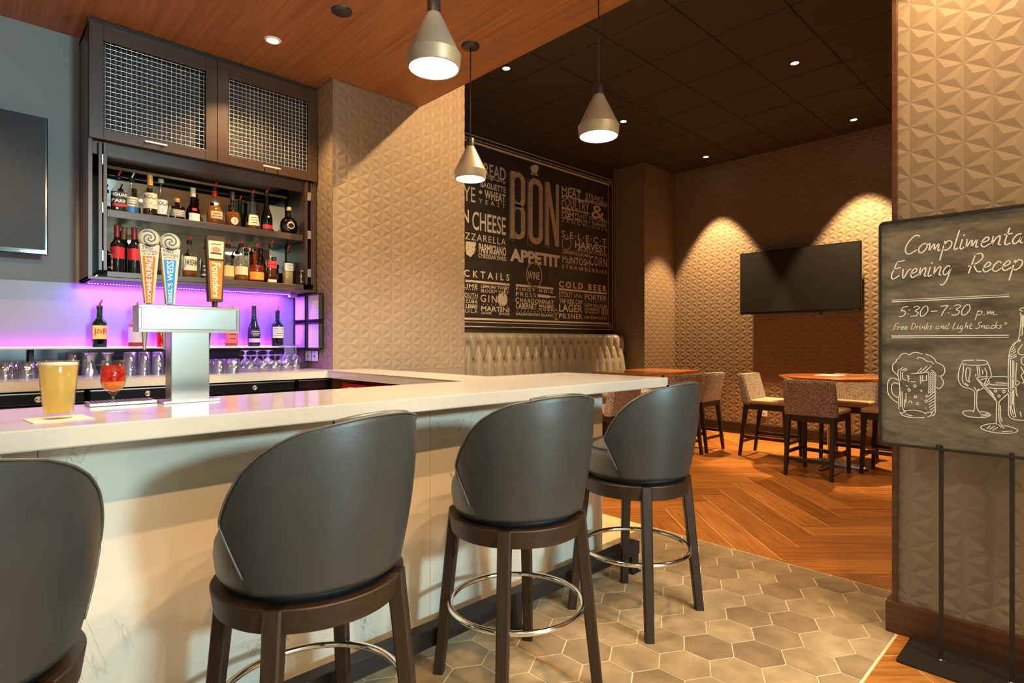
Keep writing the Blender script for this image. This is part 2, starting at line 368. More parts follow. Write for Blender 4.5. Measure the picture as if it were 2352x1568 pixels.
MURAL_WORDS=[
('BREAD', 4.351, 4.784, 3.213, 3.367, 0.012, 1),
('BAGUETTE', 4.379, 4.784, 3.071, 3.141, 0.02, 1),
('RYE', 4.037, 4.302, 2.874, 3.043, 0.0, 1),
('WHEAT', 4.442, 4.779, 2.947, 3.052, 0.035, 1.1),
('YEAST', 4.353, 4.779, 2.881, 2.935, 0, 1.8),
('N', 4.099, 4.205, 2.626, 2.773, 0.02, 1),
('CHEESE', 4.254, 4.784, 2.557, 2.773, 0.01, 1),
('MOZZARELLA', 3.945, 4.784, 2.435, 2.515, 0, 1.2),
('PARMIGIANO', 4.353, 4.791, 2.302, 2.414, 0.03, 1),
('CHEDDAR SWISS', 4.348, 4.791, 2.246, 2.296, 0.012, 1),
('COCKTAILS', 3.865, 4.844, 2.006, 2.09, 0.02, 1.7),
('LIME', 4.12, 4.335, 1.88, 1.93, 0.025, 1.1),
('LEMON TWIST', 4.386, 4.844, 1.896, 1.935, 0.02, 1),
('BLOODY MARY', 4.386, 4.837, 1.845, 1.884, 0.006, 1),
('VERMOUTH', 3.955, 4.335, 1.772, 1.829, 0.01, 1.2),
('CUBA', 4.158, 4.335, 1.709, 1.75, 0.03, 1.2),
('LIBRE', 4.158, 4.335, 1.651, 1.697, 0.03, 1),
('TEQUILA', 3.975, 4.335, 1.589, 1.64, 0, 1.2),
('GIN', 4.379, 4.641, 1.732, 1.818, 0.005, 1.3),
('MARTINI', 4.39, 4.844, 1.627, 1.686, 0.02, 1),
('OLIVES', 4.39, 4.553, 1.59, 1.618, 0.02, 1),
('SHAKER', 4.677, 4.849, 1.589, 1.62, 0.02, 1.1),
('APPETIT', 4.857, 5.776, 2.255, 2.414, 0.045, 1),
('WINE', 5.164, 5.383, 2.061, 2.157, 0.01, 1),
('PINOT NOIR', 4.955, 5.647, 1.901, 1.942, 0.03, 1.5),
('PRESS', 4.955, 5.316, 1.831, 1.886, 0, 1.2),
('CHARDONNAY', 4.95, 5.655, 1.754, 1.813, 0.012, 1.15),
('CABERNET', 4.955, 5.324, 1.676, 1.751, 0.01, 1),
('MALBEC', 5.37, 5.655, 1.709, 1.748, 0.03, 1.1),
('CORK', 5.37, 5.655, 1.668, 1.702, 0.03, 1.5),
('SAUVIGNON BLANC', 4.955, 5.652, 1.594, 1.631, 0.01, 1),
('MEAT', 5.811, 6.223, 3.241, 3.347, 0.01, 1),
('POULTRY', 5.811, 6.396, 3.082, 3.218, 0.0, 1.05),
('FISH', 5.811, 6.059, 2.941, 3.063, 0.01, 1),
('STEAKS...', 6.319, 6.802, 3.28, 3.351, 0.0, 1),
('BURGERS', 6.309, 6.802, 3.222, 3.273, 0.025, 1.1),
('&', 6.448, 6.75, 3.027, 3.211, 0, 1),
('FILLET CHICKEN', 6.09, 6.802, 2.989, 3.037, 0.01, 1.15),
('MELTS • TURKEY', 6.09, 6.802, 2.922, 2.969, 0.02, 1.1),
('SANDWICHES', 5.82, 6.809, 2.875, 2.91, 0, 1.9),
('S·E·L·E·C·T', 5.811, 6.802, 2.667, 2.761, 0.005, 1.2),
('HARVEST', 6.09, 6.802, 2.553, 2.656, 0.02, 1),
('...POTATOES', 6.044, 6.802, 2.507, 2.548, 0.01, 1.1),
('GREENS', 5.828, 6.136, 2.454, 2.497, 0.005, 1),
('SQUASH', 6.151, 6.415, 2.445, 2.494, 0.012, 1),
('McINTOSH', 5.828, 6.406, 2.328, 2.421, 0.005, 1),
('CORN', 6.415, 6.809, 2.349, 2.482, 0.0, 1.15),
('STRAWBERRIES', 5.82, 6.809, 2.252, 2.304, 0, 1.4),
('COLD BEER', 5.756, 6.802, 1.994, 2.081, 0.03, 1.5),
('STOUT', 5.756, 6.035, 1.865, 1.938, 0.012, 1),
('I.P.A.', 6.068, 6.245, 1.872, 1.922, 0.005, 1),
('PORTER', 6.299, 6.802, 1.854, 1.935, 0.015, 1),
('TAP KEG CAP', 5.761, 6.245, 1.779, 1.846, 0.012, 1),
('LAGER', 5.761, 6.245, 1.669, 1.773, 0.012, 1),
('PILSNER', 5.761, 6.245, 1.581, 1.648, 0.008, 1.1),
('NEW BELGIUM', 6.299, 6.802, 1.757, 1.804, 0.005, 1),
('SUMMER', 6.299, 6.637, 1.707, 1.747, 0.01, 1.3),
('WHEAT', 6.299, 6.637, 1.661, 1.699, 0.01, 1.5),
('HEFEWEIZEN', 6.299, 6.802, 1.588, 1.628, 0.01, 1.3),
]
MURAL_RULES=[
(4.435, 4.777, 3.193, 3.203) ,
(4.152, 4.849, 1.95, 1.976) ,
(4.955, 5.647, 1.952, 1.981) ,
(5.756, 6.802, 1.954, 1.981) ,
(5.811, 6.396, 3.221, 3.237) ,
(5.811, 6.396, 3.059, 3.075) ,
(5.811, 6.059, 2.92, 2.935) ,
(5.977, 6.214, 3.351, 3.365) ,
]
MURAL_DOTS=[
(4.152, 4.335, 1.868, 6) ,
(4.162, 4.335, 1.766, 6) ,
(4.39, 4.844, 1.704, 7) ,
(4.955, 5.632, 1.651, 11) ,
(6.299, 6.802, 1.834, 12) ,
]
BON_BOX=[(4.869, 5.12, 2.538, 3.365),(5.179, 5.443, 2.512, 3.351),(5.498, 5.758, 2.528, 3.351),]
HAT= [(5.237, 3.41), (5.229, 3.44), (5.213, 3.46), (5.224, 3.493), (5.263, 3.511), (5.298, 3.524), (5.335, 3.526), (5.365, 3.51), (5.356, 3.475), (5.338, 3.449), (5.335, 3.415)]
HATBAND= [(5.216, 3.406), (5.25, 3.398), (5.29, 3.402), (5.335, 3.404), (5.362, 3.413), (5.346, 3.388), (5.303, 3.39), (5.263, 3.386), (5.218, 3.384)]
SHIELD= [(4.158, 2.411), (4.309, 2.419), (4.309, 2.372), (4.291, 2.367), (4.304, 2.338), (4.287, 2.295), (4.231, 2.237), (4.167, 2.265), (4.154, 2.338)]
APPLE= [(5.914, 2.645), (5.953, 2.663), (5.992, 2.648), (6.007, 2.607), (5.983, 2.549), (5.947, 2.514), (5.914, 2.514), (5.876, 2.502), (5.84, 2.533), (5.823, 2.585), (5.84, 2.63), (5.879, 2.658), (5.914, 2.645)]
APPLE_STEM= [(5.914, 2.645), (5.923, 2.675), (5.959, 2.689)]
OLIVE= (4.731, 1.779)
PICK= [[(4.791, 1.963), (4.777, 1.918), (4.743, 1.828)], [(4.719, 1.719), (4.695, 1.634), (4.677, 1.59)]]
WINE_C= (5.284, 2.116)
BOTTLE= [(5.343, 1.88), (5.554, 1.873), (5.59, 1.864), (5.689, 1.864), (5.689, 1.847), (5.59, 1.849), (5.554, 1.836), (5.343, 1.839)]
GLASS= [[(5.667, 1.689), (5.661, 1.654), (5.698, 1.623), (5.738, 1.653), (5.735, 1.686), (5.667, 1.689)], [(5.698, 1.623), (5.698, 1.571)], [(5.667, 1.571), (5.738, 1.565)]]
TALLY= [[(6.692, 1.753), (6.698, 1.657)], [(6.733, 1.753), (6.739, 1.657)], [(6.774, 1.752), (6.781, 1.656)], [(6.815, 1.752), (6.822, 1.655)]]
DIAMONDS= [(4.555, 3.184), (4.653, 3.189), (4.753, 3.186), (4.379, 3.024), (4.379, 2.997), (4.362, 3.007), (4.397, 3.012)]
CHALK_STROKES=[
[(0.6034, 1.2001), (0.5953, 1.2163), (0.5791, 1.2214), (0.567, 1.2152), (0.5577, 1.2233), (0.5419, 1.2251), (0.5314, 1.2221), (0.5223, 1.2191)] ,
[(0.5133, 1.2192), (0.4979, 1.2132), (0.4826, 1.1996), (0.4788, 1.1888), (0.4625, 1.18), (0.4525, 1.1696), (0.4501, 1.1513), (0.4575, 1.1357), (0.4713, 1.1326)] ,
[(0.6034, 1.2001), (0.613, 1.1935), (0.6116, 1.1887), (0.6226, 1.1771), (0.6268, 1.164), (0.624, 1.148), (0.6089, 1.1308)] ,
[(0.4613, 1.1324), (0.46, 1.1233), (0.4538, 1.1113), (0.4575, 1.0958), (0.4675, 1.0835), (0.4776, 1.0885)] ,
[(0.5393, 1.1999), (0.5366, 1.2053), (0.521, 1.2019), (0.5081, 1.1912), (0.4953, 1.19), (0.4864, 1.1815)] ,
[(0.6048, 1.1535), (0.6075, 1.1357), (0.6034, 1.1102), (0.6007, 1.0718), (0.604, 1.0331), (0.6034, 0.9881)] ,
[(0.598, 1.1489), (0.5974, 1.1105)] ,
[(0.5912, 1.1428), (0.5898, 1.1172), (0.5791, 1.1114)] ,
[(0.5604, 1.1392), (0.5288, 1.1421), (0.503, 1.1478)] ,
[(0.5419, 1.1415), (0.5262, 1.1625)] ,
[(0.5314, 1.1435), (0.5081, 1.1709)] ,
[(0.5184, 1.1456), (0.494, 1.1729)] ,
[(0.5107, 1.1506), (0.4953, 1.1698)] ,
[(0.6007, 1.1536), (0.5898, 1.1636)] ,
[(0.5939, 1.1507), (0.5791, 1.1608)] ,
[(0.5871, 1.1477), (0.575, 1.1561)] ,
[(0.503, 1.1462), (0.5017, 1.1027), (0.503, 1.0621)] ,
[(0.4953, 1.1527), (0.4902, 1.1544), (0.4826, 1.1454), (0.4788, 1.141), (0.4801, 1.1038), (0.4813, 1.0419), (0.4813, 0.9862), (0.4902, 0.973)] ,
[(0.4979, 1.1464), (0.4826, 1.147)] ,
[(0.5017, 1.1369), (0.4788, 1.141)] ,
[(0.5017, 1.1276), (0.4788, 1.1317)] ,
[(0.5017, 1.1182), (0.4796, 1.1239)] ,
[(0.5017, 1.1073), (0.4796, 1.1162)] ,
[(0.5017, 1.0964), (0.4801, 1.1069)] ,
[(0.5017, 1.0871), (0.4801, 1.0976)] ,
[(0.5017, 1.0762), (0.4806, 1.0883)] ,
[(0.5017, 1.0653), (0.4806, 1.079)] ,
[(0.4953, 1.1465), (0.4966, 1.0625)] ,
[(0.4889, 1.1498), (0.4902, 1.063)] ,
[(0.4839, 1.1454), (0.4851, 1.0726)] ,
[(0.503, 1.0497), (0.4826, 1.0696)] ,
[(0.503, 1.0372), (0.4826, 1.0573)] ,
[(0.5017, 1.028), (0.4826, 1.0449)] ,
[(0.5017, 1.0171), (0.4826, 1.0325)] ,
[(0.5004, 1.0063), (0.4826, 1.0201)] ,
[(0.4979, 0.9956), (0.4826, 1.0093)] ,
[(0.4953, 0.985), (0.4826, 0.9985)] ,
[(0.6048, 1.1101), (0.6171, 1.116), (0.6309, 1.1169), (0.642, 1.1018), (0.6443, 1.0724), (0.6406, 1.0499), (0.6254, 1.0283), (0.6048, 1.0153)] ,
[(0.6021, 1.0926), (0.6171, 1.0982), (0.6281, 1.0896), (0.6295, 1.0668), (0.6226, 1.0479), (0.6062, 1.0377)] ,
[(0.5993, 1.0719), (0.598, 1.0014)] ,
[(0.5926, 1.0627), (0.5912, 0.9988), (0.5844, 0.9866)] ,
[(0.5831, 1.0314), (0.5831, 0.9995)] ,
[(0.5791, 1.0572), (0.5791, 1.0189)] ,
[(0.6007, 0.9787), (0.5898, 0.9653), (0.563, 0.9599), (0.5314, 0.9613), (0.5158, 0.9644)] ,
[(0.5871, 0.9831), (0.5577, 0.9905), (0.5314, 0.988), (0.5107, 0.9789)] ,
[(0.5055, 0.9669), (0.4953, 0.9741), (0.4902, 0.9885)] ,
[(0.5791, 0.9711), (0.5577, 0.9667)] ,
[(0.5107, 0.9836), (0.4953, 0.9881)] ,
[(0.5953, 0.9744), (0.5791, 0.9807)] ,
[(0.575, 1.1307), (0.5684, 1.1278), (0.5737, 1.1212), (0.567, 1.1183), (0.5724, 1.1117), (0.5684, 1.1055)] ,
[(0.5617, 1.1059), (0.5471, 1.106)] ,
[(0.5301, 1.1326), (0.5288, 1.1012)] ,
[(0.5223, 1.1329), (0.5236, 1.1141)] ,
[(0.5314, 1.109), (0.5081, 1.1148)] ,
[(0.5094, 1.1335), (0.5094, 1.1179)] ,
[(0.5537, 1.0905), (0.5485, 1.0939), (0.5445, 1.0878), (0.5493, 1.0837), (0.5537, 1.0905)] ,
[(0.5737, 1.0734), (0.5684, 1.0769), (0.5636, 1.0709), (0.5684, 1.0658), (0.5737, 1.0734)] ,
[(0.5301, 1.0729), (0.5249, 1.0717), (0.5275, 1.0668)] ,
[(0.5511, 1.0448), (0.5466, 1.0498), (0.5424, 1.0447), (0.5471, 1.0397), (0.5511, 1.0448)] ,
[(0.5133, 1.0505), (0.5091, 1.0539), (0.5055, 1.0495), (0.5094, 1.0455), (0.5133, 1.0505)] ,
[(0.5158, 1.03), (0.5107, 1.0351), (0.5055, 1.0302), (0.5107, 1.0254), (0.5158, 1.03)] ,
[(0.5697, 1.0212), (0.5657, 1.0269), (0.5598, 1.0251), (0.5598, 1.0179)] ,
[(0.5353, 1.0223), (0.5419, 1.0202), (0.5406, 1.014), (0.5353, 1.0144)] ,
[(0.5791, 1.0891), (0.5737, 1.0868)] ,
[(0.5127, 1.0028), (0.5102, 1.0024)] ,
[(0.3953, 1.188), (0.3917, 1.1956), (0.3586, 1.1988)] ,
[(0.3516, 1.1989), (0.3263, 1.1972), (0.319, 1.1885), (0.3285, 1.1818), (0.3586, 1.1785), (0.3845, 1.1808), (0.3953, 1.188)] ,
[(0.3953, 1.1865), (0.4013, 1.1743), (0.4073, 1.1439), (0.4061, 1.1167), (0.3941, 1.0963), (0.3703, 1.0881), (0.3586, 1.0804)] ,
[(0.3917, 1.1836), (0.3917, 1.1565), (0.3953, 1.1263), (0.3917, 1.1084)] ,
[(0.3171, 1.1857), (0.3103, 1.1595), (0.3081, 1.1333), (0.3149, 1.1125), (0.3308, 1.0939), (0.3493, 1.081)] ,
[(0.3727, 1.1662), (0.381, 1.1674), (0.3845, 1.1448), (0.3822, 1.1209), (0.3727, 1.1124)] ,
[(0.3715, 1.1662), (0.3715, 1.1423), (0.3751, 1.1272), (0.3727, 1.1139)] ,
[(0.3505, 1.1743), (0.347, 1.1374)] ,
[(0.3447, 1.1745), (0.3412, 1.1347)] ,
[(0.3274, 1.1677), (0.3217, 1.1532), (0.3217, 1.1415)] ,
[(0.3343, 1.1616), (0.3331, 1.1469)] ,
[(0.354, 1.146), (0.354, 1.1371)] ,
[(0.3893, 1.1056), (0.3798, 1.0986)] ,
[(0.3857, 1.1087), (0.3762, 1.1003)] ,
[(0.3575, 1.0775), (0.3575, 1.0389), (0.3586, 1.0091), (0.3621, 0.9999)] ,
[(0.3505, 1.0795), (0.3516, 1.0393), (0.3493, 1.0128), (0.34, 0.9974)] ,
[(0.3586, 1.0953), (0.3516, 1.0824), (0.3447, 1.0902)] ,
[(0.3633, 1.0042), (0.3893, 1.0005), (0.3929, 0.9911), (0.3798, 0.9818), (0.3563, 0.9796), (0.3263, 0.983), (0.3103, 0.9927), (0.3217, 1.002), (0.3389, 1.0034)] ,
[(0.3377, 0.9917), (0.3171, 0.998)] ,
[(0.3377, 0.9858), (0.3149, 0.9929)] ,
[(0.3528, 1.1298), (0.3377, 1.1355), (0.2991, 1.1381), (0.2614, 1.1383), (0.2418, 1.1306), (0.2267, 1.1199)] ,
[(0.3528, 1.1298), (0.3308, 1.0969), (0.2923, 1.0453)] ,
[(0.347, 1.1256), (0.3217, 1.0945), (0.2946, 1.0524)] ,
[(0.2267, 1.1199), (0.2548, 1.084), (0.2856, 1.0458)] ,
[(0.3171, 1.0947), (0.2879, 1.0935), (0.257, 1.0968)] ,
[(0.324, 1.112), (0.3036, 1.1072), (0.2636, 1.1079)] ,
[(0.2946, 1.115), (0.2636, 1.1151)] ,
[(0.3389, 1.1245), (0.3126, 1.136)] ,
[(0.3308, 1.1028), (0.3217, 1.1297)] ,
[(0.3251, 1.1031), (0.3126, 1.1331)] ,
[(0.3171, 1.1358), (0.3081, 1.1304), (0.3149, 1.1154)] ,
[(0.3013, 1.084), (0.2964, 1.0887), (0.2923, 1.084), (0.2964, 1.0799), (0.3013, 1.084)] ,
[(0.2768, 1.0841), (0.2724, 1.0887), (0.2684, 1.0837), (0.2728, 1.0788), (0.2768, 1.0841)] ,
[(0.2901, 1.0658), (0.2861, 1.0704), (0.2823, 1.0655), (0.2868, 1.0611), (0.2901, 1.0658)] ,
[(0.3126, 1.0862), (0.3013, 1.0694)] ,
[(0.2923, 1.0438), (0.2935, 0.9972), (0.2935, 0.9594)] ,
[(0.2856, 1.0443), (0.2868, 0.9978), (0.2834, 0.9691), (0.2724, 0.9471)] ,
[(0.2823, 1.0301), (0.2812, 0.9867), (0.2768, 0.9712)] ,
[(0.2879, 0.96), (0.279, 0.9493)] ,
[(0.2946, 0.9622), (0.3217, 0.9564), (0.3389, 0.9458), (0.3308, 0.9349), (0.2991, 0.9282), (0.2658, 0.9291), (0.2418, 0.9347), (0.2332, 0.9443), (0.2505, 0.9538), (0.2724, 0.9572)] ,
[(0.3194, 0.942), (0.3126, 0.9515)] ,
[(0.3126, 0.9398), (0.2991, 0.9515)] ,
[(0.3036, 0.9364), (0.2901, 0.9481)] ,
[(0.2768, 0.9336), (0.2483, 0.9397)] ,
[(0.2257, 1.2764), (0.2418, 1.265), (0.2537, 1.242), (0.2581, 1.2074), (0.2596, 1.1614), (0.2592, 1.1039), (0.2581, 1.0522), (0.2592, 1.0176), (0.257, 0.9933), (0.244, 0.9831), (0.2155, 0.9817)] ,
[(0.2537, 1.219), (0.2537, 1.1616), (0.2526, 1.1042), (0.2515, 1.0326), (0.245, 1.0016)] ,
[(0.2483, 1.199), (0.2479, 1.1332), (0.2472, 1.0387)] ,
[(0.244, 1.1992), (0.244, 1.1333), (0.244, 1.0332), (0.2386, 0.9936)] ,
[(0.2364, 1.1908), (0.2386, 1.1336), (0.2375, 1.0823), (0.2332, 1.0697)] ,
[(0.2418, 1.2507), (0.2505, 1.2391)] ,
[(0.2396, 1.2421), (0.2515, 1.2305)] ,
[(0.2386, 1.2336), (0.2526, 1.2205)] ,
[(0.2375, 1.2236), (0.2537, 1.2118)] ,
[(0.2364, 1.2165), (0.2537, 1.2047)] ,
[(0.2203, 1.2593), (0.2321, 1.2365), (0.2289, 1.2237), (0.2155, 1.2211)] ,
[(0.2155, 1.214), (0.2225, 1.2082), (0.2225, 1.1912), (0.2155, 1.1828)] ,
[(0.2246, 1.1769), (0.2171, 1.1573), (0.2235, 1.1457), (0.2161, 1.1233), (0.2203, 1.1174)] ,
[(0.2548, 1.0323), (0.2515, 1.001), (0.2418, 0.9905)] ,
[(0.2267, 1.0118), (0.2235, 0.9951)] ,
[(0.2168, 1.3934), (0.2243, 1.3912), (0.2271, 1.385), (0.2196, 1.3809)] ,
[(0.2252, 1.3748), (0.2252, 1.3673), (0.2168, 1.3645)] ,
[(0.2234, 1.3647), (0.2252, 1.3295), (0.229, 1.2918), (0.2319, 1.2754)] ,
[(0.2205, 1.3621), (0.2205, 1.2942)] ,
[(0.2177, 1.362), (0.2177, 1.3243)] ,
[(0.229, 1.2918), (0.2234, 1.2917)] ,
[(0.25, 1.2488), (0.2347, 1.2691), (0.2252, 1.2703)] ,
]
CHALK_RULES=[((0.6279, 1.4423), (0.2582, 1.4435), 0.0022),((0.6279, 1.4349), (0.2582, 1.4366), 0.0036),((0.6291, 1.2927), (0.2587, 1.2933), 0.0036),((0.6291, 1.2853), (0.2587, 1.2856), 0.0022),]
CHALK_TEXT=[
('Complimentary', 'Complimenta', 0.5868, 1.629, 0.2154, 0.036, 0.0046) ,
('Evening', 'Evening', 0.6341, 1.5309, 0.4265, 0.036, 0.0046) ,
('Reception', 'Recep', 0.3796, 1.5334, 0.2177, 0.036, 0.0046) ,
('5:30-7:30', '5:30-7:30', 0.606, 1.372, 0.3702, 0.0205, 0.0034) ,
('p.m.', 'p.m.', 0.3536, 1.37, 0.2851, 0.0165, 0.0028) ,
('Free Drinks and Light Snacks*', 'Free Drinks and Light Snacks*', 0.6242, 1.319, 0.2646, 0.0125, 0.0024) ,
]
# ================================================================== THE SETTING
def relief(fn, U0, U1, V0, V1, s=.107, h=.0045, uo=0.0, vo=0.0):
    """wallpaper of small raised triangular pyramids; fn(u, v, out) maps it to the wall"""
    mb = MB(); b = mb.b; t = s*math.sqrt(3)/2
    i0 = int(math.floor((U0-uo)/t))-1; i1 = int(math.ceil((U1-uo)/t))+1; j0 = int(math.floor((V0-vo)/s))-1; j1 = int(math.ceil((V1-vo)/s))+1
    grid = {}
    def V(i, j):
        if (i, j) not in grid: grid[i, j] = b.verts.new((uo+i*t, vo+j*s+(s/2 if i % 2 else 0), 0))
        return grid[i, j]
    for i in range(i0, i1):
        for j in range(j0, j1):
            if i % 2 == 0: tris = ((V(i, j), V(i+1, j), V(i, j+1)), (V(i, j+1), V(i+1, j), V(i+1, j+1)))
            else: tris = ((V(i, j), V(i+1, j), V(i+1, j+1)), (V(i, j), V(i+1, j+1), V(i, j+1)))
            for tr in tris:
                cc = (tr[0].co+tr[1].co+tr[2].co)/3; c = b.verts.new((cc.x, cc.y, h))
                for k in range(3): b.faces.new((tr[k], tr[(k+1) % 3], c))
    for co, no in (((U0, 0, 0), (1, 0, 0)), ((U1, 0, 0), (-1, 0, 0)), ((0, V0, 0), (0, 1, 0)), ((0, V1, 0), (0, -1, 0))):
        bmesh.ops.bisect_plane(b, geom=b.verts[:]+b.edges[:]+b.faces[:], plane_co=co, plane_no=no, clear_inner=True)
    for v in b.verts: v.co = Vector(fn(v.co.x, v.co.y, v.co.z))
    return mb
# --- floor: grout bed, hexagon tiles by the bar, herringbone wood-look planks elsewhere
mb = MB(); mb.box(-4, 3.42, .64, 2.2, -.05, -.0015); structure(mb.done('floor', M_grout))
mb = MB(); mb.box(-4, 8, -5, .64, -.05, -.0015); mb.box(3.42, 8, .64, 5.3, -.05, -.0015); mb.box(-4, 3.42, 2.2, 5.3, -.05, -.0015)
structure(mb.done('floor', M_grout_w))
def layer_mesh():
    mb = MB(); return mb, mb.b.loops.layers.uv.new('uv'), mb.b.faces.layers.float.new('tone')
def clip_rect(b, x0, x1, y0, y1):
    for co, no in (((x0, 0, 0), (1, 0, 0)), ((x1, 0, 0), (-1, 0, 0)), ((0, y0, 0), (0, 1, 0)), ((0, y1, 0), (0, -1, 0))):
        bmesh.ops.bisect_plane(b, geom=b.verts[:]+b.edges[:]+b.faces[:], plane_co=co, plane_no=no, clear_inner=True)
rnd = random.Random(3)
mb, uv, tone = layer_mesh(); W = .192; R = W/math.sqrt(3); g = .0030
for i in range(-30, 12):
    for j in range(-8, 12):
        cx = 2.633 + i*W + j*W/2; cy = 1.158 + j*W*math.sqrt(3)/2
        if not (-1.5 < cx < 3.6 and .4 < cy < 2.35): continue
        vs = [mb.b.verts.new((cx+(R-g)*math.cos(PI/6+k*PI/3), cy+(R-g)*math.sin(PI/6+k*PI/3), 0)) for k in range(6)]
        f = mb.b.faces.new(vs); f[tone] = rnd.random(); ox, oy = rnd.random()*20, rnd.random()*20
        for l in f.loops: l[uv].uv = (l.vert.co.x+ox, l.vert.co.y+oy)
clip_rect(mb.b, -1.4, 3.414, .646, 2.2)
structure(mb.done('floor_hexagon_tiles', M_hex))
CA, SA = .6934, .7206
def plank_mesh(x0, x1, y0, y1):
    mb, uv, tone = layer_mesh(); W = .2033; L = 6*W; g = .0026
    for p in range(-8, 9):
        for k in range(-60, 80):
            bx = 1.571 + k*W + p*L; by = 3.548 + k*W - p*L
            for (l0, d0, lw, dh) in ((bx, by, W, L), (bx+W, by, L, W)):
                lc, dc = l0+lw/2, d0+dh/2
                xc, yc = lc*SA + dc*CA, -lc*CA + dc*SA
                if not (x0-.8 < xc < x1+.8 and y0-.8 < yc < y1+.8): continue
                q = [(l0+g, d0+g), (l0+lw-g, d0+g), (l0+lw-g, d0+dh-g), (l0+g, d0+dh-g)]
                f = mb.b.faces.new([mb.b.verts.new((l*SA+d*CA, -l*CA+d*SA, 0)) for l, d in q])
                f[tone] = rnd.random(); o = rnd.random()*50
                for lp, (l, d) in zip(f.loops, q):
                    lp[uv].uv = ((d, l+o) if dh > lw else (l, d+o))
    clip_rect(mb.b, x0, x1, y0, y1)
    return mb
structure(plank_mesh(3.424, 7.8, -.6, 5.09).done('floor_wood_planks', M_plank))
structure(plank_mesh(-.6, 3.42, -1.0, .634).done('floor_wood_planks', M_plank))
# --- walls
structure(relief(lambda u, v, o: (7.8-o, u, v), -.4, 4.556, 0, 3.8, uo=.02).done('wall_far', M_paper))
mb = MB(); mb.box(7.801, 7.95, -5, 4.6, 0, 3.8); structure(mb.done('wall_far_core', M_paper))
mb = relief(lambda u, v, o: (u, 4.555-o, v), 6.98, 7.8, 0, 3.8)
m2 = relief(lambda u, v, o: (6.98-o, u, v), 4.555, 5.09, 0, 3.8)
structure(mb.done('wall_corner', M_paper)); structure(m2.done('wall_corner', M_paper))
mb = MB(); mb.box(3.12, 6.99, 5.09, 5.2, 0, 3.8); structure(mb.done('wall_mural', mat('dark_wall', (.055, .045, .034), .6, noise=(3, .06))))
# column between the bar and the dining area
structure(relief(lambda u, v, o: (u, 3.83-o, v), 1.915, 3.12, 1.05, 3.8, uo=1.94, vo=.02).done('wall_column', M_paper))
structure(relief(lambda u, v, o: (1.915-o, u, v), 3.83, 4.41, 1.05, 3.2, uo=3.84).done('wall_column', M_paper))
mb = MB(); mb.box(1.9155, 3.1195, 3.8305, 5.09, 0, 3.8); structure(mb.done('wall_column_core', M_paper))
# right-hand column wall close to the camera
structure(relief(lambda u, v, o: (2.96-o, u, v), -1.0, .640, 0, 3.8, uo=.597, vo=.054).done('wall_right', M_paper))
mb = MB(); mb.box(2.961, 3.4, -5, .661, 0, 3.8); structure(mb.done('wall_right_core', M_paper))
mb = MB(); mb.box(2.945, 2.962, .640, .661, 0, 3.8, .002); structure(mb.done('trim_1', M_base))
mb = MB(); mb.box(2.935, 2.962, -1.0, .683, 0, .135, .004); mb.box(2.955, 3.41, .66, .683, 0, .135, .003); structure(mb.done('baseboard_right', M_base))
mb = MB(); mb.box(7.765, 7.80, -.4, 4.55, 0, .15, .005); mb.box(7.745, 7.767, -.4, 4.55, 0, .022, .004); structure(mb.done('baseboard_far', M_dkwood_h))
mb = MB(); mb.box(6.98, 7.8, 4.52, 4.56, 0, .15, .005); structure(mb.done('baseboard_corner', M_dkwood_h))
# back-bar wall, lobby walls behind the camera
mb = MB(); mb.box(-4, 1.92, 4.41, 4.55, 0, 3.8); structure(mb.done('wall_bar', M_plaster))
mb = MB(); mb.box(-4.15, -4, -5, 4.41, 0, 3.8); structure(mb.done('wall_left', M_lobby))
mb = MB(); mb.box(-4, .85, -5.12, -5, 0, 3.8); mb.box(2.25, 8, -5.12, -5, 0, 3.8); mb.box(.85, 2.25, -5.12, -5, 0, 2.3); mb.box(.85, 2.25, -5.12, -5, 2.95, 3.8)
structure(mb.done('wall_rear', M_lobby))
mb = MB(); mb.box(1.55, 2.96, -2.1, -1.9, 2.30, 3.14); structure(mb.done('window_light_blocker', M_lobby))  # unseen block added to stop window light throwing a pendant shadow on the column
mb = MB(); mb.box(.85, 2.25, -5.07, -5.05, 2.3, 2.95); structure(mb.done('window_1', glassmat('window_glass', (.9, .95, .95))))
mb = MB(); mb.box(2.34, 2.96, -1.65, -1.45, 0, 3.14); structure(mb.done('right_light_blocker', M_lobby))  # unseen block added to keep window light off the right-hand column
# --- ceilings
mb = MB(); x0 = 3.90-3*.62
y = 2.90-8*.615
while y < 5.1:
    x = x0
    while x < 7.8:
        a0, a1, b0, b1 = max(x+.006, 2.66), min(x+.614, 7.8), max(y+.006, -1.5), min(y+.609, 5.09)
        if a1 > a0+.02 and b1 > b0+.02: mb.box(a0, a1, b0, b1, 3.80, 3.815, .003, 1)
        x += .62
    y += .615
structure(mb.done('ceiling', M_tile_dark))
mb = MB(); mb.box(2.60, 8, -5, 5.3, 3.806, 3.9); structure(mb.done('ceiling_grid', M_grid))
mb = MB(); mb.prism([(-4, -.5), (2.653, -.5), (2.653, 3.822), (1.907, 3.822), (1.907, 4.409), (-4, 4.409)], 3.14, 3.80); structure(mb.done('ceiling_wood_soffit', M_wood_ceiling))
mb = MB(); mb.box(-4, 2.96, -5, -.5, 3.14, 3.8); structure(mb.done('ceiling_lobby', M_lobby))
for x, y in ((.9, -1.6), (1.9, -1.7), (2.1, -2.9)):
    v_ = thing('ceiling_vent', 'slatted air vent in the pale lobby ceiling, seen only in the cabinet mirror', 'vent', (x, y, 3.139), 0, 'lobby ceiling vents')
    mb = MB(); mb.box(-.3, .3, -.3, .3, -.004, 0); mb.done('backing', M_black, v_)
    mb = MB()
    for k in range(8): mb.box(-.29, .29, -.28+k*.075, -.245+k*.075, -.014, -.005)
    mb.done('slats', M_white, v_)
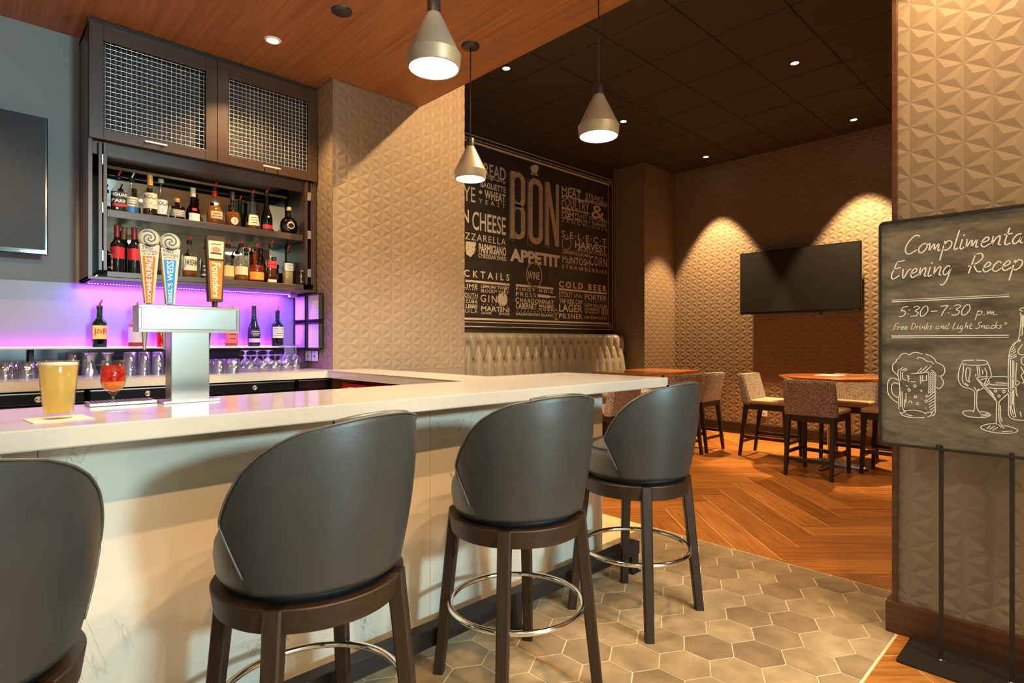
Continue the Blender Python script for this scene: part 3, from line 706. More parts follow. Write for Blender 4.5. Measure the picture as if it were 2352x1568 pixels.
# ------------------------------------------------------------------ ceiling lights
def downlight(x, y, z, label, power, angle=70, blend=.35, group=None, lamp=True, color=WARM):
    t = thing('downlight', label, 'ceiling light', (x, y, z), 0, group)
    mb = MB(); mb.lathe([(.034, .004), (.034, -.006), (.046, -.006), (.050, .0), (.050, .004)], 28); mb.done('trim_ring', M_cap if z > 3.5 else M_white, t)
    mb = MB(); mb.lathe([(0, -.004), (.034, -.004)], 24); mb.done('lamp_face', M_dlamp, t)
    if power:
        s = spot('lamp', (0, 0, -.012), power, color, angle, blend, .03); s.parent = t
    return t
G = 'recessed lights in the dark ceiling'
downlight(3.65, 3.87, 3.80, 'small bright recessed light in the dark ceiling just past the wooden soffit edge', 120, 70, group=G)
downlight(5.47, 1.98, 3.80, 'large bright recessed light in the dark ceiling, highest in the photo above the round table', 200, 70, group=G)
downlight(7.35, 2.02, 3.80, 'bright recessed light close to the far wall above the wall television', 1150, 62, .3, group=G)
downlight(5.50, 3.87, 3.80, 'small recessed light peeking out right beside the middle cone pendant', 120, 70, group=G)
downlight(7.37, 3.83, 3.80, 'faint recessed light near the far corner of the dark ceiling', 1040, 60, .3, group=G)
g_ = downlight(3.25, 1.98, 3.80, 'recessed light in the dark ceiling above the end of the bar, outside the photo', 640, 100, .7, group=G)
for c_ in g_.children:
    if c_.type == 'LIGHT': c_.rotation_euler = (Vector((2.55, 3.83, 2.2)) - Vector((3.25, 1.98, 3.8))).to_track_quat('-Z', 'Y').to_euler()
downlight(4.55, .75, 3.80, 'recessed light in the dark ceiling beyond the right column, outside the photo', 170, 76, .3, group=G)
downlight(1.404, 3.60, 3.14, 'small recessed light in the wooden soffit in front of the wall cabinet', 140, 120, .5)
for x, y, p, ang, ty in ((-.45, -1.0, 170, 70, 1.97), (.9, -1.0, 170, 70, 1.97), (2.2, -1.0, 190, 66, 1.9), (.35, -.1, 145, 68, 1.97), (1.75, -.1, 160, 66, 1.9), (2.50, .38, 125, 120, None)):
    d_ = downlight(x, y, 3.14, 'recessed light in the ceiling above and behind the bar stools, out of the photo', p, ang, .25, group='soffit lights over the bar stools')
    for c_ in d_.children:
        if c_.type == 'LIGHT' and ty: c_.rotation_euler = (Vector((x, ty, .55)) - Vector((x, y, 3.13))).to_track_quat('-Z', 'Y').to_euler()
downlight(-.35, 3.50, 3.14, 'recessed light in the wooden soffit in front of the left television, outside the photo', 230, 110, .4)
d_ = downlight(.30, .90, 3.14, 'recessed light in the wooden soffit turned towards the patterned column, outside the photo', 200, 44, .6)
for c_ in d_.children:
    if c_.type == 'LIGHT': c_.rotation_euler = (Vector((2.35, 3.83, 2.35)) - Vector((.30, .90, 3.13))).to_track_quat('-Z', 'Y').to_euler()
mb = MB(); mb.lathe([(0, -.012), (.05, -.012), (.058, -.006), (.058, .001)], 28); o = mb.done('ceiling_speaker', M_cap)
o.location = (1.56, 3.01, 3.14); tag(o, 'round black speaker cover flush in the wooden soffit', 'speaker')
# ------------------------------------------------------------------ cone pendants
def pendant(x, y, zb, label, zc=3.14):
    t = thing('pendant_lamp', label, 'pendant lamp', (x, y, zb), 0, 'grey cone pendants over the bar')
    mb = MB(); mb.lathe([(.1003, .0515), (.026, .205)], 56); mb.lathe([(.026, .205), (.024, .207), (0, .207)], 56)
    s = mb.done('lamp_shade', M_taupe, t); 
    mb = MB(); mb.lathe([(.1003, .0535), (.1022, .0515)], 56); mb.lathe([(.1022, .0515), (.0975, .006), (.0955, .001)], 56); mb.lathe([(.0955, .001), (.0925, -.001), (.0918, .004), (.0918, .05)], 56); mb.done('shade_band', mat('band_metal', (.36, .31, .22), .45, metal=.3), t)
    mb = MB(); mb.lathe([(0, .002), (.0915, .002)], 40); mb.done('diffuser', M_lamp, t)
    mb = MB(); mb.lathe([(.025, .2), (.0255, .255), (.022, .26), (0, .26)], 24); mb.done('cap', M_cap, t)
    L = zc-zb
    mb = MB(); mb.tube([(0, 0, .255), (0, 0, L-.01)], .0035, 8); mb.done('cord', M_cap, t)
    mb = MB(); mb.lathe([(0, L-.016), (.05, L-.016), (.056, L-.010), (.056, L)], 28); mb.done('canopy', M_cap, t)
    l = spot('lamp', (0, 0, -.01), 95, WARMW, 150, .6, .08); l.parent = t
    return t
pendant(1.286, 1.76, 2.294, 'large grey cone pendant lamp at the top of the photo, nearest over the bar')
pendant(2.286, 1.756, 2.285, 'grey cone pendant lamp on a long cord before the dark tiled ceiling')
pendant(2.33, 2.80, 2.294, 'smallest grey cone pendant lamp overlapping the column edge and the mural')
# ------------------------------------------------------------------ televisions
def tv(name, label, w, h, th, loc, rz):
    t = thing(name, label, 'television', loc, rz)
    mb = MB(); mb.box(-w/2, w/2, -.018, .012, 0, h, .004); mb.box(-w*.36, w*.36, .012, .04, .04, h*.6, .008); mb.done('casing', M_blackg, t)
    mb = MB(); mb.box(-w/2+.012, w/2-.012, -.0195, -.0175, .028, h-.012); mb.done('screen', M_screen, t)
    mb = MB(); mb.box(-.2, .2, .04, th, h*.25, h*.6, .005); mb.done('wall_mount', M_black, t)
    return t
T1 = tv('television', 'black flat television on the far patterned wall above the round table', 1.46, .828, .115, (7.68, 2.755, 1.635), -PI/2)
mb = MB(); mb.box(.27, .30, -.012, .002, -.028, .002, .003); mb.done('sensor', M_black, T1)
mb = MB(); mb.box(.66, .70, -.0200, -.019, .008, .016); mb.done('badge', M_chrome, T1)
T2 = tv('television', 'black flat television on the grey wall beside the wall cabinet, cut by the photo edge', 1.42, .79, .135, (-.34, 4.27, 1.768), 0)
mb = MB(); text_into(mb, 'VIZIO', lambda u, v: (u, -.0192, v), .585, .665, .006, .018, .02); mb.done('badge', M_chrome, T2)
t = thing('wall_socket', 'pale wall socket low on the far wall behind the side-on tweed chair', 'socket', (7.793, 3.17, .265))
mb = MB(); mb.box(-.006, 0, 0, .09, 0, .075, .002); mb.done('plate', M_white, t)
mb = MB(); mb.box(-.0075, -.006, .04, .05, .025, .045); mb.done('slot', M_black, t)
# ================================================================== MURAL
mural = thing('chalk_mural', 'large dark chalk lettering mural reading BON APPETIT on the wall above the tufted booth', 'mural', (3.62, 5.088, 1.476))
ox, oz = 3.62, 1.476
def mf(d): return lambda u, v: (u-ox, -d, v-oz)
mb = MB(); mb.box(0, 3.34, -.006, 0, -.056, 2.20); mb.done('board', M_mural, mural)
mb = MB(); f = mf(.0075)
def rect2(mb, u0, u1, v0, v1, f): mb.poly([f(u0, v0), f(u1, v0), f(u1, v1), f(u0, v1)])
def frame2(mb, u0, u1, v0, v1, w, f):
    rect2(mb, u0, u1, v0, v0+w, f); rect2(mb, u0, u1, v1-w, v1, f); rect2(mb, u0, u0+w, v0+w, v1-w, f); rect2(mb, u1-w, u1, v0+w, v1-w, f)
frame2(mb, 3.635, 6.945, 1.440, 3.648, .009, f); frame2(mb, 3.735, 6.852, 1.490, 3.604, .008, f); rect2(mb, 3.745, 6.848, 1.520, 1.543, f); rect2(mb, 3.745, 6.848, 3.551, 3.576, f)
for cx in (3.685, 6.897):
    for cz in (1.484, 3.602):
        frame2(mb, cx-.044, cx+.044, cz-.044, cz+.044, .006, mf(.0078))
        for k in range(4):
            a = PI/4+k*PI/2
            mb.poly([mf(.0078)(cx+r*math.cos(a+da), cz+r*math.sin(a+da)) for r, da in ((.004, 0), (.018, -.5), (.03, 0), (.018, .5))])
mb.done('border_lines', M_chalk, mural)
mb = MB()
for s, u0, u1, v0, v1, off, sp in MURAL_WORDS: text_into(mb, s, f, u0, u1, v0, v1, off, sp)
for r in MURAL_RULES: rect2(mb, *r, f)
for u0, u1, z, n in MURAL_DOTS:
    for k in range(n): disc2(mb, u0+(u1-u0)*(k+.5)/n, z, .007, f, 8)
mb.done('lettering', M_chalk, mural)
# the big BON: outlined block letters with a hatched filling
mb = MB(); mh = MB()
def stadium(u0, u1, v0, v1, r, n=10):
    P = []
    for cx, cz, a in ((u1-r, v1-r, 0), (u0+r, v1-r, PI/2), (u0+r, v0+r, PI), (u1-r, v0+r, 1.5*PI)):
        P += [(cx+r*math.cos(a+k*PI/2/n), cz+r*math.sin(a+k*PI/2/n)) for k in range(n+1)]
    return P
def ring2(mb, A, B, f):
    va = [mb.b.verts.new(Vector(f(*p))) for p in A]; vb = [mb.b.verts.new(Vector(f(*p))) for p in B]; n = len(A)
    for k in range(n): mb.b.faces.new((va[k], va[(k+1) % n], vb[(k+1) % n], vb[k]))
def hatch(u0, u1, v0, v1):
    n = int((v1-v0)/.030)
    for k in range(n):
        z = v0+.02+k*(v1-v0-.05)/n; ribbon(mh, [(u0+.006, z), (u1-.006, z+.022)], .0042, mf(.0084))
S = .075
u0, u1, v0, v1 = BON_BOX[0]
vm = (v0+v1)/2
rect2(mb, u0, u0+S, v0, v1, f); hatch(u0, u0+S, v0, v1)
for a, b in ((v0, vm+.02), (vm-.02, v1)):
    ring2(mb, [(max(p[0], u0+S*.9), p[1]) for p in stadium(u0, u1, a, b, .11)], [(max(p[0], u0+S*.9), p[1]) for p in stadium(u0+S, u1-S, a+S*.8, b-S*.8, .045)], f)
    hatch(u1-S, u1, a+.09, b-.09)
u0, u1, v0, v1 = BON_BOX[1]
ring2(mb, stadium(u0, u1, v0, v1, .125), stadium(u0+S, u1-S, v0+S, v1-S, .055), f); hatch(u0, u0+S, v0+.1, v1-.1); hatch(u1-S, u1, v0+.1, v1-.1)
u0, u1, v0, v1 = BON_BOX[2]
rect2(mb, u0, u0+S*.85, v0, v1, f); rect2(mb, u1-S*.85, u1, v0, v1, f); hatch(u0, u0+S*.8, v0, v1); hatch(u1-S*.8, u1, v0, v1)
mb.poly([mf(.0077)(*p) for p in ((u0, v1), (u0+S*.95, v1), (u1, v0), (u1-S*.95, v0))])
mb.done('display_letters', mat('chalk_beige', (.56, .47, .38), .8, noise=(30, .2)), mural); mh.done('letter_hatching', mat('chalk_dark', (.17, .14, .12), .8), mural)
ms = MB(); fs_ = mf(.0070)                                       # drop shadow strokes of the big letters
for (u0, u1, v0, v1) in BON_BOX: ribbon(ms, [(u0-.012, v1-.02), (u0-.014, v0-.02), (u0+S*.8, v0-.022)], .014, fs_)
ms.done('letter_shadow', M_chalkd, mural)
def icon(name, fill=(), fn=None):
    mb = MB()
    for P in fill: mb.poly([f(*p) for p in P])
    if fn: fn(mb)
    return mb.done(name, M_chalk, mural)
icon('chef_hat_icon', (HAT, HATBAND)); icon('cheese_icon', (SHIELD,)); icon('wine_bottle_icon', (BOTTLE,))
icon('olive_icon', (), lambda mb: (disc2(mb, *OLIVE, .082, f, 28), [ribbon(mb, p, .012, f) for p in PICK]))
icon('apple_icon', (), lambda mb: (ribbon(mb, smooth_line(APPLE, 4), .009, f), ribbon(mb, APPLE_STEM, .009, f)))
icon('wine_badge', (), lambda mb: ring2(mb, [(WINE_C[0]+.145*math.cos(k*PI/24), WINE_C[1]+.165*math.sin(k*PI/24)) for k in range(48)], [(WINE_C[0]+.134*math.cos(k*PI/24), WINE_C[1]+.153*math.sin(k*PI/24)) for k in range(48)], f))
icon('wine_glass_icon', (), lambda mb: [ribbon(mb, g_, .008, f) for g_ in GLASS])
icon('bottles_icon', (), lambda mb: [ribbon(mb, g_, .016, f) for g_ in TALLY])
icon('diamond_marks', [[(u, v-.016), (u+.013, v), (u, v+.016), (u-.013, v)] for u, v in DIAMONDS])
mb = MB(); rr = random.Random(5)
for k in range(9): disc2(mb, SHIELD[0][0]+.03+.15*rr.random(), SHIELD[0][1]-.02-.15*rr.random(), .006, mf(.0086), 6)
mb.done('cheese_holes', M_mural, mural)

# ================================================================== CHALKBOARD SIGN
sign = thing('sign_stand', 'black floor stand holding a chalkboard that advertises a complimentary evening reception', 'sign', (2.808, .355, 0))
sx, sy = 2.808, .355
mb = MB(); P = []
for cx, cy, a in ((.115, .217, 0), (-.115, .217, PI/2), (-.115, -.217, PI), (.115, -.217, 1.5*PI)):
    P += [(cx+.017*math.cos(a+k*PI/8), cy+.017*math.sin(a+k*PI/8)) for k in range(5)]
mb.prism(P, 0, .008, .001); mb.done('base_plate', M_iron, sign)
for y in (.107, -.106):
    mb = MB(); mb.box(-.006, .006, y-.0075, y+.0075, .008, .86, .0015); mb.lathe([(.017, .0085), (.017, .011), (.010, .013)], 16, c=(0, y, 0)); mb.done('post', M_iron, sign)
    mb = MB(); mb.lathe([(.006, .0115), (.006, .016), (0, .017)], 10, c=(-.014, y-.0, 0)); mb.done('screw', M_chrome, sign)
mb = MB(); mb.box(-.004, .012, -.315, .315, .842, 1.768); bw = mb.done('board', M_board, sign)
mb = MB(); BW, Z0, Z1, rw = .320, .838, 1.772, .010
def rr_path(w, z0, z1, r, n=5):
    P = []
    for cy, cz, a in ((w-r, z1-r, 0), (-w+r, z1-r, PI/2), (-w+r, z0+r, PI), (w-r, z0+r, 1.5*PI)):
        P += [(cy+r*math.cos(a+k*PI/2/n), cz+r*math.sin(a+k*PI/2/n)) for k in range(n+1)]
    return P
A_, B_ = rr_path(BW, Z0, Z1, .02), rr_path(BW-rw, Z0+rw, Z1-rw, .008)
rings = [[(-.012, y, z) for y, z in A_], [(-.012, y, z) for y, z in B_], [(.014, y, z) for y, z in B_], [(.014, y, z) for y, z in A_]]
n_ = len(A_)
vr = [[mb.b.verts.new(Vector(p)) for p in r_] for r_ in rings]
for q in range(4):
    for k in range(n_): mb.b.faces.new((vr[q][k], vr[q][(k+1) % n_], vr[(q+1) % 4][(k+1) % n_], vr[(q+1) % 4][k]))
mb.done('frame', M_iron, sign)
mb = MB(); mb.box(-.014, -.004, .108, .122, .846, .862, .002); mb.done('clip', M_black, sign)
GL = {
 'C': (1.3, [[(1.2, 1.85), (.9, 2.0), (.5, 1.8), (.1, 1.1), (.05, .5), (.3, .05), (.7, 0), (1.25, .35)]]),
 'o': (.95, [[(.75, .95), (.35, .95), (.05, .5), (.2, .05), (.55, .05), (.85, .5), (.75, .95), (1.0, .8)]]),
 'm': (1.25, [[(.0, .95), (.1, .05)], [(.1, .05), (.3, .6), (.5, .95)], [(.5, .95), (.58, .05)], [(.58, .05), (.78, .6), (.95, .95)], [(.95, .95), (1.0, .1), (1.2, .1)]]),
 'p': (.98, [[(.1, 1), (.08, -1)], [(.1, .6), (.4, 1), (.8, .85), (.8, .35), (.45, .02), (.12, .15)]]),
 'l': (.45, [[(.15, 2), (.08, .3), (.25, 0), (.45, .15)]]),
 'i': (.45, [[(.1, 1), (.08, .2), (.25, 0), (.45, .15)], [(.13, 1.42), (.17, 1.5)]]),
 'e': (.82, [[(.1, .45), (.55, .6), (.65, .85), (.4, 1), (.12, .65), (.1, .25), (.4, 0), (.85, .28)]]),
 'n': (.9, [[(.05, 1), (.1, 0)], [(.1, .05), (.3, .7), (.6, 1), (.72, .7), (.7, .15), (.92, .08)]]),
 't': (.7, [[(.3, 1.7), (.22, .3), (.42, 0), (.7, .15)], [(0, 1.05), (.65, 1.12)]]),
 'a': (1.0, [[(.75, .95), (.35, .95), (.05, .45), (.25, .02), (.6, .3), (.77, .95)], [(.77, .95), (.74, .2), (.98, .05)]]),
 'r': (.65, [[(.05, 1), (.1, 0)], [(.1, .4), (.35, .92), (.62, .95)]]),
 'y': (.85, [[(.05, 1), (.2, .2), (.5, .2), (.75, 1)], [(.75, 1), (.6, -.5), (.2, -1)]]),
 'E': (1.1, [[(1.1, 2.0), (.3, 1.9)], [(.3, 1.9), (.16, 1.1), (.03, .5), (.2, .02), (.55, .05), (.95, .35)], [(.12, 1.08), (.85, 1.25)]]),
 'v': (.85, [[(.0, 1), (.2, .1), (.38, .1), (.62, .8), (.9, .95)]]),
 'g': (.98, [[(.75, .9), (.35, 1), (.05, .5), (.25, .05), (.6, .3), (.77, .95)], [(.77, .95), (.68, -.4), (.4, -1), (.1, -.95)]]),
 'R': (1.25, [[(.3, 2), (.12, 0)], [(-.08, .75), (.5, .85)], [(.2, 1.9), (.8, 2.0), (1.1, 1.6), (.8, 1.1), (.3, .85)], [(.4, .85), (.9, .15), (1.3, .08)]]),
 'c': (.75, [[(.7, .85), (.4, 1), (.08, .6), (.1, .15), (.45, 0), (.8, .25)]]),
 '5': (1.0, [[(.95, 2.0), (.35, 1.95)], [(.35, 1.95), (.2, 1.2), (.6, 1.2), (.85, .7), (.6, .1), (.1, .1)]]),
 ':': (.42, [[(.12, .5), (.16, .55)], [(.16, 1.25), (.2, 1.3)]]),
 '3': (1.0, [[(.15, 1.8), (.5, 2.0), (.9, 1.7), (.45, 1.1), (.88, .75), (.7, .15), (.05, .05)]]),
 '0': (1.1, [[(.75, 1.95), (.35, 1.85), (.05, .9), (.22, .05), (.6, .1), (.98, 1.0), (.75, 1.95)]]),
 '-': (1.15, [[(.2, .9), (.95, .95)]]),
 '7': (.95, [[(.0, 1.8), (.95, 2.0)], [(.95, 2.0), (.55, .9), (.42, 0)]]),
 '.': (.5, [[(.15, .0), (.2, .08)]]),
 'F': (1.0, [[(.25, 2.0), (.1, 0)], [(.2, 1.95), (1.05, 2.05)], [(.15, 1.08), (.75, 1.15)]]),
 'D': (1.25, [[(.2, 2), (.1, 0)], [(.0, 2.0), (.7, 1.9), (1.1, 1.1), (.75, .2), (.08, .02)]]),
 'k': (.75, [[(.15, 2), (.05, 0)], [(.65, 1), (.12, .5)], [(.12, .5), (.65, .02)]]),
 's': (.68, [[(.65, .9), (.35, 1), (.15, .75), (.5, .4), (.4, .05), (.05, .1)]]),
 'd': (1.0, [[(.72, .95), (.35, .95), (.05, .45), (.25, .02), (.6, .3), (.74, .9)], [(.82, 2), (.74, .2), (.98, .05)]]),
 'L': (.95, [[(.3, 2), (.1, .05), (.9, .1)]]),
 'h': (.9, [[(.2, 2), (.1, 0)], [(.1, .1), (.3, .7), (.6, 1), (.72, .7), (.7, .08)]]),
 'S': (1.0, [[(1, 1.8), (.7, 2), (.35, 1.7), (.5, 1.2), (.8, .7), (.5, .08), (.0, .15)]]),
 '*': (.8, [[(.2, 1.45), (.7, 1.35)], [(.35, 1.1), (.55, 1.75)], [(.55, 1.05), (.35, 1.7)]]),
 ' ': (.65, [])}
def hand_width(s): return sum(GL[c][0]+.12 for c in s)
mb = MB(); tf = lambda b, z: (-.0048, b-sy, z)
for s, known, b0, z0, b1, xh, wd in CHALK_TEXT:
    k = (b0-b1)/hand_width(known); x = 0.0
    for c in s:
        adv, strokes = GL[c]
        for st in strokes:
            pts = smooth_line([(-(x+px+.22*py*xh/k)*k + b0, z0+py*xh) for px, py in st], 5)
            pts = [p for p in pts if p[0] > sy-.305]
            if len(pts) > 1: ribbon(mb, pts, wd, tf)
        x += adv+.12
for p, q, wd in CHALK_RULES: ribbon(mb, [p, q], wd, tf)
mb.done('chalk_writing', M_chalk, sign)
mb = MB()
for st in CHALK_STROKES:
    ribbon(mb, smooth_line(st, 4), .0031, tf)
    if max(p[0] for p in st) < .272 and min(p[0] for p in st) > .21: ribbon(mb, smooth_line([(.43-p[0], p[1]) for p in st], 4), .0031, tf)   # far half of the bottle
o = mb.done('chalk_drawing', M_chalk, sign); o['label'] = 'white chalk drawing of a beer mug, glasses and a bottle'

# ================================================================== BAR STOOLS
def stool_shell():
    """curved leather back: stays low at the sides, rises to the rear, its front edge bulges at mid height"""
    mb = MB(); NU, NV = 46, 32; z0 = .667
    def phi(s):   # half angle of the wrap at height fraction s
        pts = [(0, 70), (.2, 78), (.39, 85.5), (.42, 86), (.45, 85), (.57, 79.5), (.73, 70.5), (.84, 61), (.91, 52), (.96, 43), (.985, 36), (1, 27)]
        for (a, p), (b, q) in zip(pts, pts[1:]):
            if s <= b: t = (s-a)/(b-a); return p+(q-p)*t
        return pts[-1][1]
    H = .407
    def P(u, s, side):      # u in -1..1 across, s 0..1 up, side 0 outer 1 inner
        a = math.radians(phi(s))*u
        crown = .012*(1-abs(u)**2.2)*max(0, (s-.9)/.1)
        z = z0 + H*s + crown
        r = .246 + .042*s + .010*math.sin(PI*min(1, s*1.05)) - (.050 if side else 0)
        r -= (.010*(s**10) if not side else -.010*(s**6))
        back = .012*s
        return Vector((r*math.sin(a), -r*math.cos(a)-back*math.cos(a), z))
    out = [[mb.b.verts.new(P(-1+2*i/NU, j/NV, 0)) for i in range(NU+1)] for j in range(NV+1)]
    inn = [[mb.b.verts.new(P(-1+2*i/NU, j/NV, 1)) for i in range(NU+1)] for j in range(NV+1)]
    for j in range(NV):
        for i in range(NU):
            mb.b.faces.new((out[j][i], out[j][i+1], out[j+1][i+1], out[j+1][i])).smooth = True
            mb.b.faces.new((inn[j][i+1], inn[j][i], inn[j+1][i], inn[j+1][i+1])).smooth = True
    def rim(A, B, n=3):
        prev = A
        for k in range(1, n+1):
            if k == n: cur = B
            else:
                cur = []
                t = k/n; w_ = math.sin(PI*t)*.010
                for a, b in zip(A, B):
                    m = a.co.lerp(b.co, t); cur.append((m, w_))
                cur = [mb.b.verts.new(m + d*w2) for (m, w2), d in zip(cur, dirs)]
            for a, a2, b, b2 in zip(prev, prev[1:], cur, cur[1:]): mb.b.faces.new((a, a2, b2, b)).smooth = True
            prev = cur
    dirs = [Vector((0, 0, 1))]*(NU+1); rim(out[NV], inn[NV])
    for i, sg in ((0, -1), (NU, 1)):
        A = [out[j][i] for j in range(NV+1)]; B = [inn[j][i] for j in range(NV+1)]
        dirs = [Vector((0, 1, 0))]*(NV+1); rim(A, B)
    for a, a2, b, b2 in zip(out[0], out[0][1:], inn[0], inn[0][1:]): mb.b.faces.new((a, a2, b2, b))
    bmesh.ops.remove_doubles(mb.b, verts=mb.b.verts[:], dist=.0006)
    return mb, P, NU, NV
def make_stool(label):
    t = thing('bar_stool', label, 'bar stool', (0, 0, 0), 0, 'grey leather bar stools along the bar')
    mb = MB()
    mb.lathe([(0, .815), (.08, .813), (.15, .808), (.20, .797), (.228, .780), (.241, .752), (.244, .72), (.238, .675), (.228, .660), (0, .660)], 48)
    seat = mb.done('seat', M_leather_s, t)
    mb = MB(); mb.tube([(.226*math.cos(k*PI/24), .226*math.sin(k*PI/24), .785) for k in range(48)], .0035, 6, closed=True); mb.done('piping', M_leather, seat)
    mb, P, NU, NV = stool_shell(); sh = mb.done('backrest', M_leather, t)
    mb = MB(); pts = [P(-1, j/NV, 0) for j in range(3, NV+1)] + [P(-1+2*i/NU, 1, 0) for i in range(1, NU)] + [P(1, j/NV, 0) for j in range(NV, 2, -1)]
    pts = [p + Vector((0, 0, .0015)) + Vector((p.x, p.y, 0)).normalized()*.001 for p in pts]
    mb.tube(pts, .0028, 6); mb.done('seam', M_leather_s, sh)
    mb = MB(); mb.lathe([(.17, .640), (.215, .640), (.215, .664), (.17, .664)], 40); mb.done('swivel_plate', M_black, t)
    mb = MB(); [mb.lathe(q_, 64) for q_ in ([(.18, .640), (.249, .640)], [(.249, .640), (.252, .637)], [(.252, .637), (.243, .580)], [(.243, .580), (.240, .577)], [(.240, .577), (.18, .577)], [(.18, .577), (.18, .640)])]; ap = mb.done('seat_frame', M_dkwood_h, t)
    for k in range(4):
        a = PI/4+k*PI/2; c, s = math.cos(a), math.sin(a); mb = MB()
        mb.bar((.302*c, .302*s, .0), (.234*c, .234*s, .640), .038, .038, .046, .046, rot=a, bev=.003)
        lg = mb.done('leg', M_dkwood, t)
        mb = MB(); mb.bar((.302*c, .302*s, .0), (.3014*c, .3014*s, .005), .036, .036, rot=a); mb.done('glide', M_black, lg)
    mb = MB(); mb.tube([(.248*math.cos(k*PI/32), .248*math.sin(k*PI/32), .300) for k in range(64)], .0105, 12, closed=True); mb.done('foot_ring', M_chrome, t)
    return t
st0 = make_stool('grey leather bar stool at the left edge of the photo, only its round back showing')
st0.location = (-.055, 1.53, 0); st0.rotation_euler = (0, 0, math.radians(-4))
s1 = dup(st0, (.706, 1.538, 0), math.radians(0), 'biggest fully shown grey leather bar stool, second from the left, below the beer tap')
for c_ in s1.children:
    if c_.name.startswith(('backrest', 'seat')) and not c_.name.startswith('seat_frame'): c_.rotation_euler = (0, 0, math.radians(12))   # swivelled
dup(st0, (1.507, 1.542, 0), math.radians(-8.8), 'grey leather bar stool third from the left with its whole chrome foot ring showing')
dup(st0, (2.319, 1.563, 0), math.radians(0), 'grey leather bar stool at the far end of the bar, before the herringbone floor')

# ================================================================== DINING: tables, chairs, booth
def make_chair(label, group):
    t = thing('counter_chair', label, 'chair', (0, 0, 0), 0, group)      # faces +y, back edge at y = 0
    w2 = .215
    mb = MB(); R_ = []
    for z, y0, y1, ww in ((.575, .0, .085, .225), (.60, -.006, .088, .232), (.88, -.062, .010, .226), (.908, -.060, .004, .218)):
        b = .018; R_.append([(-ww+b, y0, z), (ww-b, y0, z), (ww, y0+b, z), (ww, y1-b, z), (ww-b, y1, z), (-ww+b, y1, z), (-ww, y1-b, z), (-ww, y0+b, z)])
    mb.loft(R_, smooth=False); back = mb.done('backrest', M_tweed, t)
    mb = MB(); mb.tube([(-.19, -.003, .605), (-.19, -.063, .885)], .0025, 6); mb.tube([(.19, -.003, .605), (.19, -.063, .885)], .0025, 6); mb.done('seam', M_tweed, back)
    mb = MB(); mb.box(-.220, .220, .075, .47, .585, .632, .018, 3); mb.done('seat', M_cream, t)
    mb = MB(); mb.box(-.215, .215, .005, .045, .515, .578, .004); mb.box(-.215, .215, .425, .462, .525, .582, .004); mb.box(-.218, -.183, .03, .45, .525, .582, .004); mb.box(.183, .218, .03, .45, .525, .582, .004)
    mb.done('seat_frame', M_dkwood_h, t)
    for sx_ in (-1, 1):
        mb = MB(); mb.bar((sx_*.200, -.045, 0), (sx_*.197, .028, .575), .030, .030, .042, .050); mb.done('leg', M_dkwood, t)
        mb = MB(); mb.bar((sx_*.200, .465, 0), (sx_*.197, .440, .575), .030, .030, .042, .046); mb.done('leg', M_dkwood, t)
        mb = MB(); mb.box(sx_*.199-.010, sx_*.199+.010, -.018, .458, .20, .232, .002); mb.done('stretcher', M_dkwood_h, t)
    mb = MB(); mb.box(-.19, .19, .440, .462, .165, .20, .002); st = mb.done('stretcher', M_dkwood_h, t)
    mb = MB(); mb.box(-.18, .18, .437, .465, .2, .204, .001); o = mb.done('kick_plate', M_steel, st)
    mb = MB(); mb.box(-.19, .19, -.028, -.008, .145, .175, .002); mb.done('stretcher', M_dkwood_h, t)
    return t
GC1, GC2 = 'tweed chairs at the square table', 'tweed chairs around the round table'
ch = make_chair('tweed chair with its back to the bar, rightmost of the pair beside the square table', GC1)
ch.location = (6.32, 3.215, 0)
dup(ch, (5.80, 3.215, 0), 0, 'tweed chair half hidden behind the last bar stool, left of the pair by the table', GC1)
dup(ch, (4.55, 3.19, 0), 0, 'tweed chair seen under the end of the bar counter, right of the marble panel', GC1)
dup(ch, (5.72, 1.94, 0), -PI/2, 'tweed chair turned away from the camera in front of the round table', GC2)
dup(ch, (6.49, 2.82, 0), PI, 'tweed chair seen from its side left of the round table, gold seat showing', GC2)
dup(ch, (7.14, 1.95, 0), PI/2, 'tweed chair behind the round table against the far wall, mostly hidden', GC2)
dup(ch, (6.46, 1.19, 0), 0, 'chair at the round table with only its cream seat and legs showing beside the sign', GC2)
# round table
t = thing('round_table', 'round orange wood table on a steel pedestal near the far wall', 'table', (6.43, 1.97, 0))
mb = MB(); mb.lathe([(0, .882), (.44, .882), (.485, .905), (.49, .912), (.485, .916), (0, .916)], 64); mb.done('tabletop', M_table, t)
mb = MB(); mb.lathe([(.036, .02), (.036, .86), (.12, .868), (.12, .882)], 28); mb.done('pedestal', M_steel, t)
for k in range(4):
    a = PI/4*0 + k*PI/2; mb = MB(); c, s = math.cos(a), math.sin(a)
    R_ = [[(r*c - yy*s, r*s + yy*c, z) for yy, z in ((-w_, z0), (w_, z0), (w_*.7, z1), (-w_*.7, z1))] for r, w_, z0, z1 in ((.02, .03, .018, .075), (.2, .026, .014, .045), (.33, .02, .012, .028))]
    mb.loft(R_, smooth=False); ft = mb.done('foot', M_steel, t)
    mb = MB(); mb.lathe([(.018, 0), (.02, .006), (.016, .014)], 14, c=(.315*c, .315*s, 0)); mb.done('glide', M_black, ft)
mb = MB(); mb.box(-.15, .15, -.11, .11, 0, .004, .001); o = mb.done('menu_sheet', M_page); o.location = (6.55, 2.02, .9165); tag(o, 'flat white menu sheet lying on the round table', 'menu')
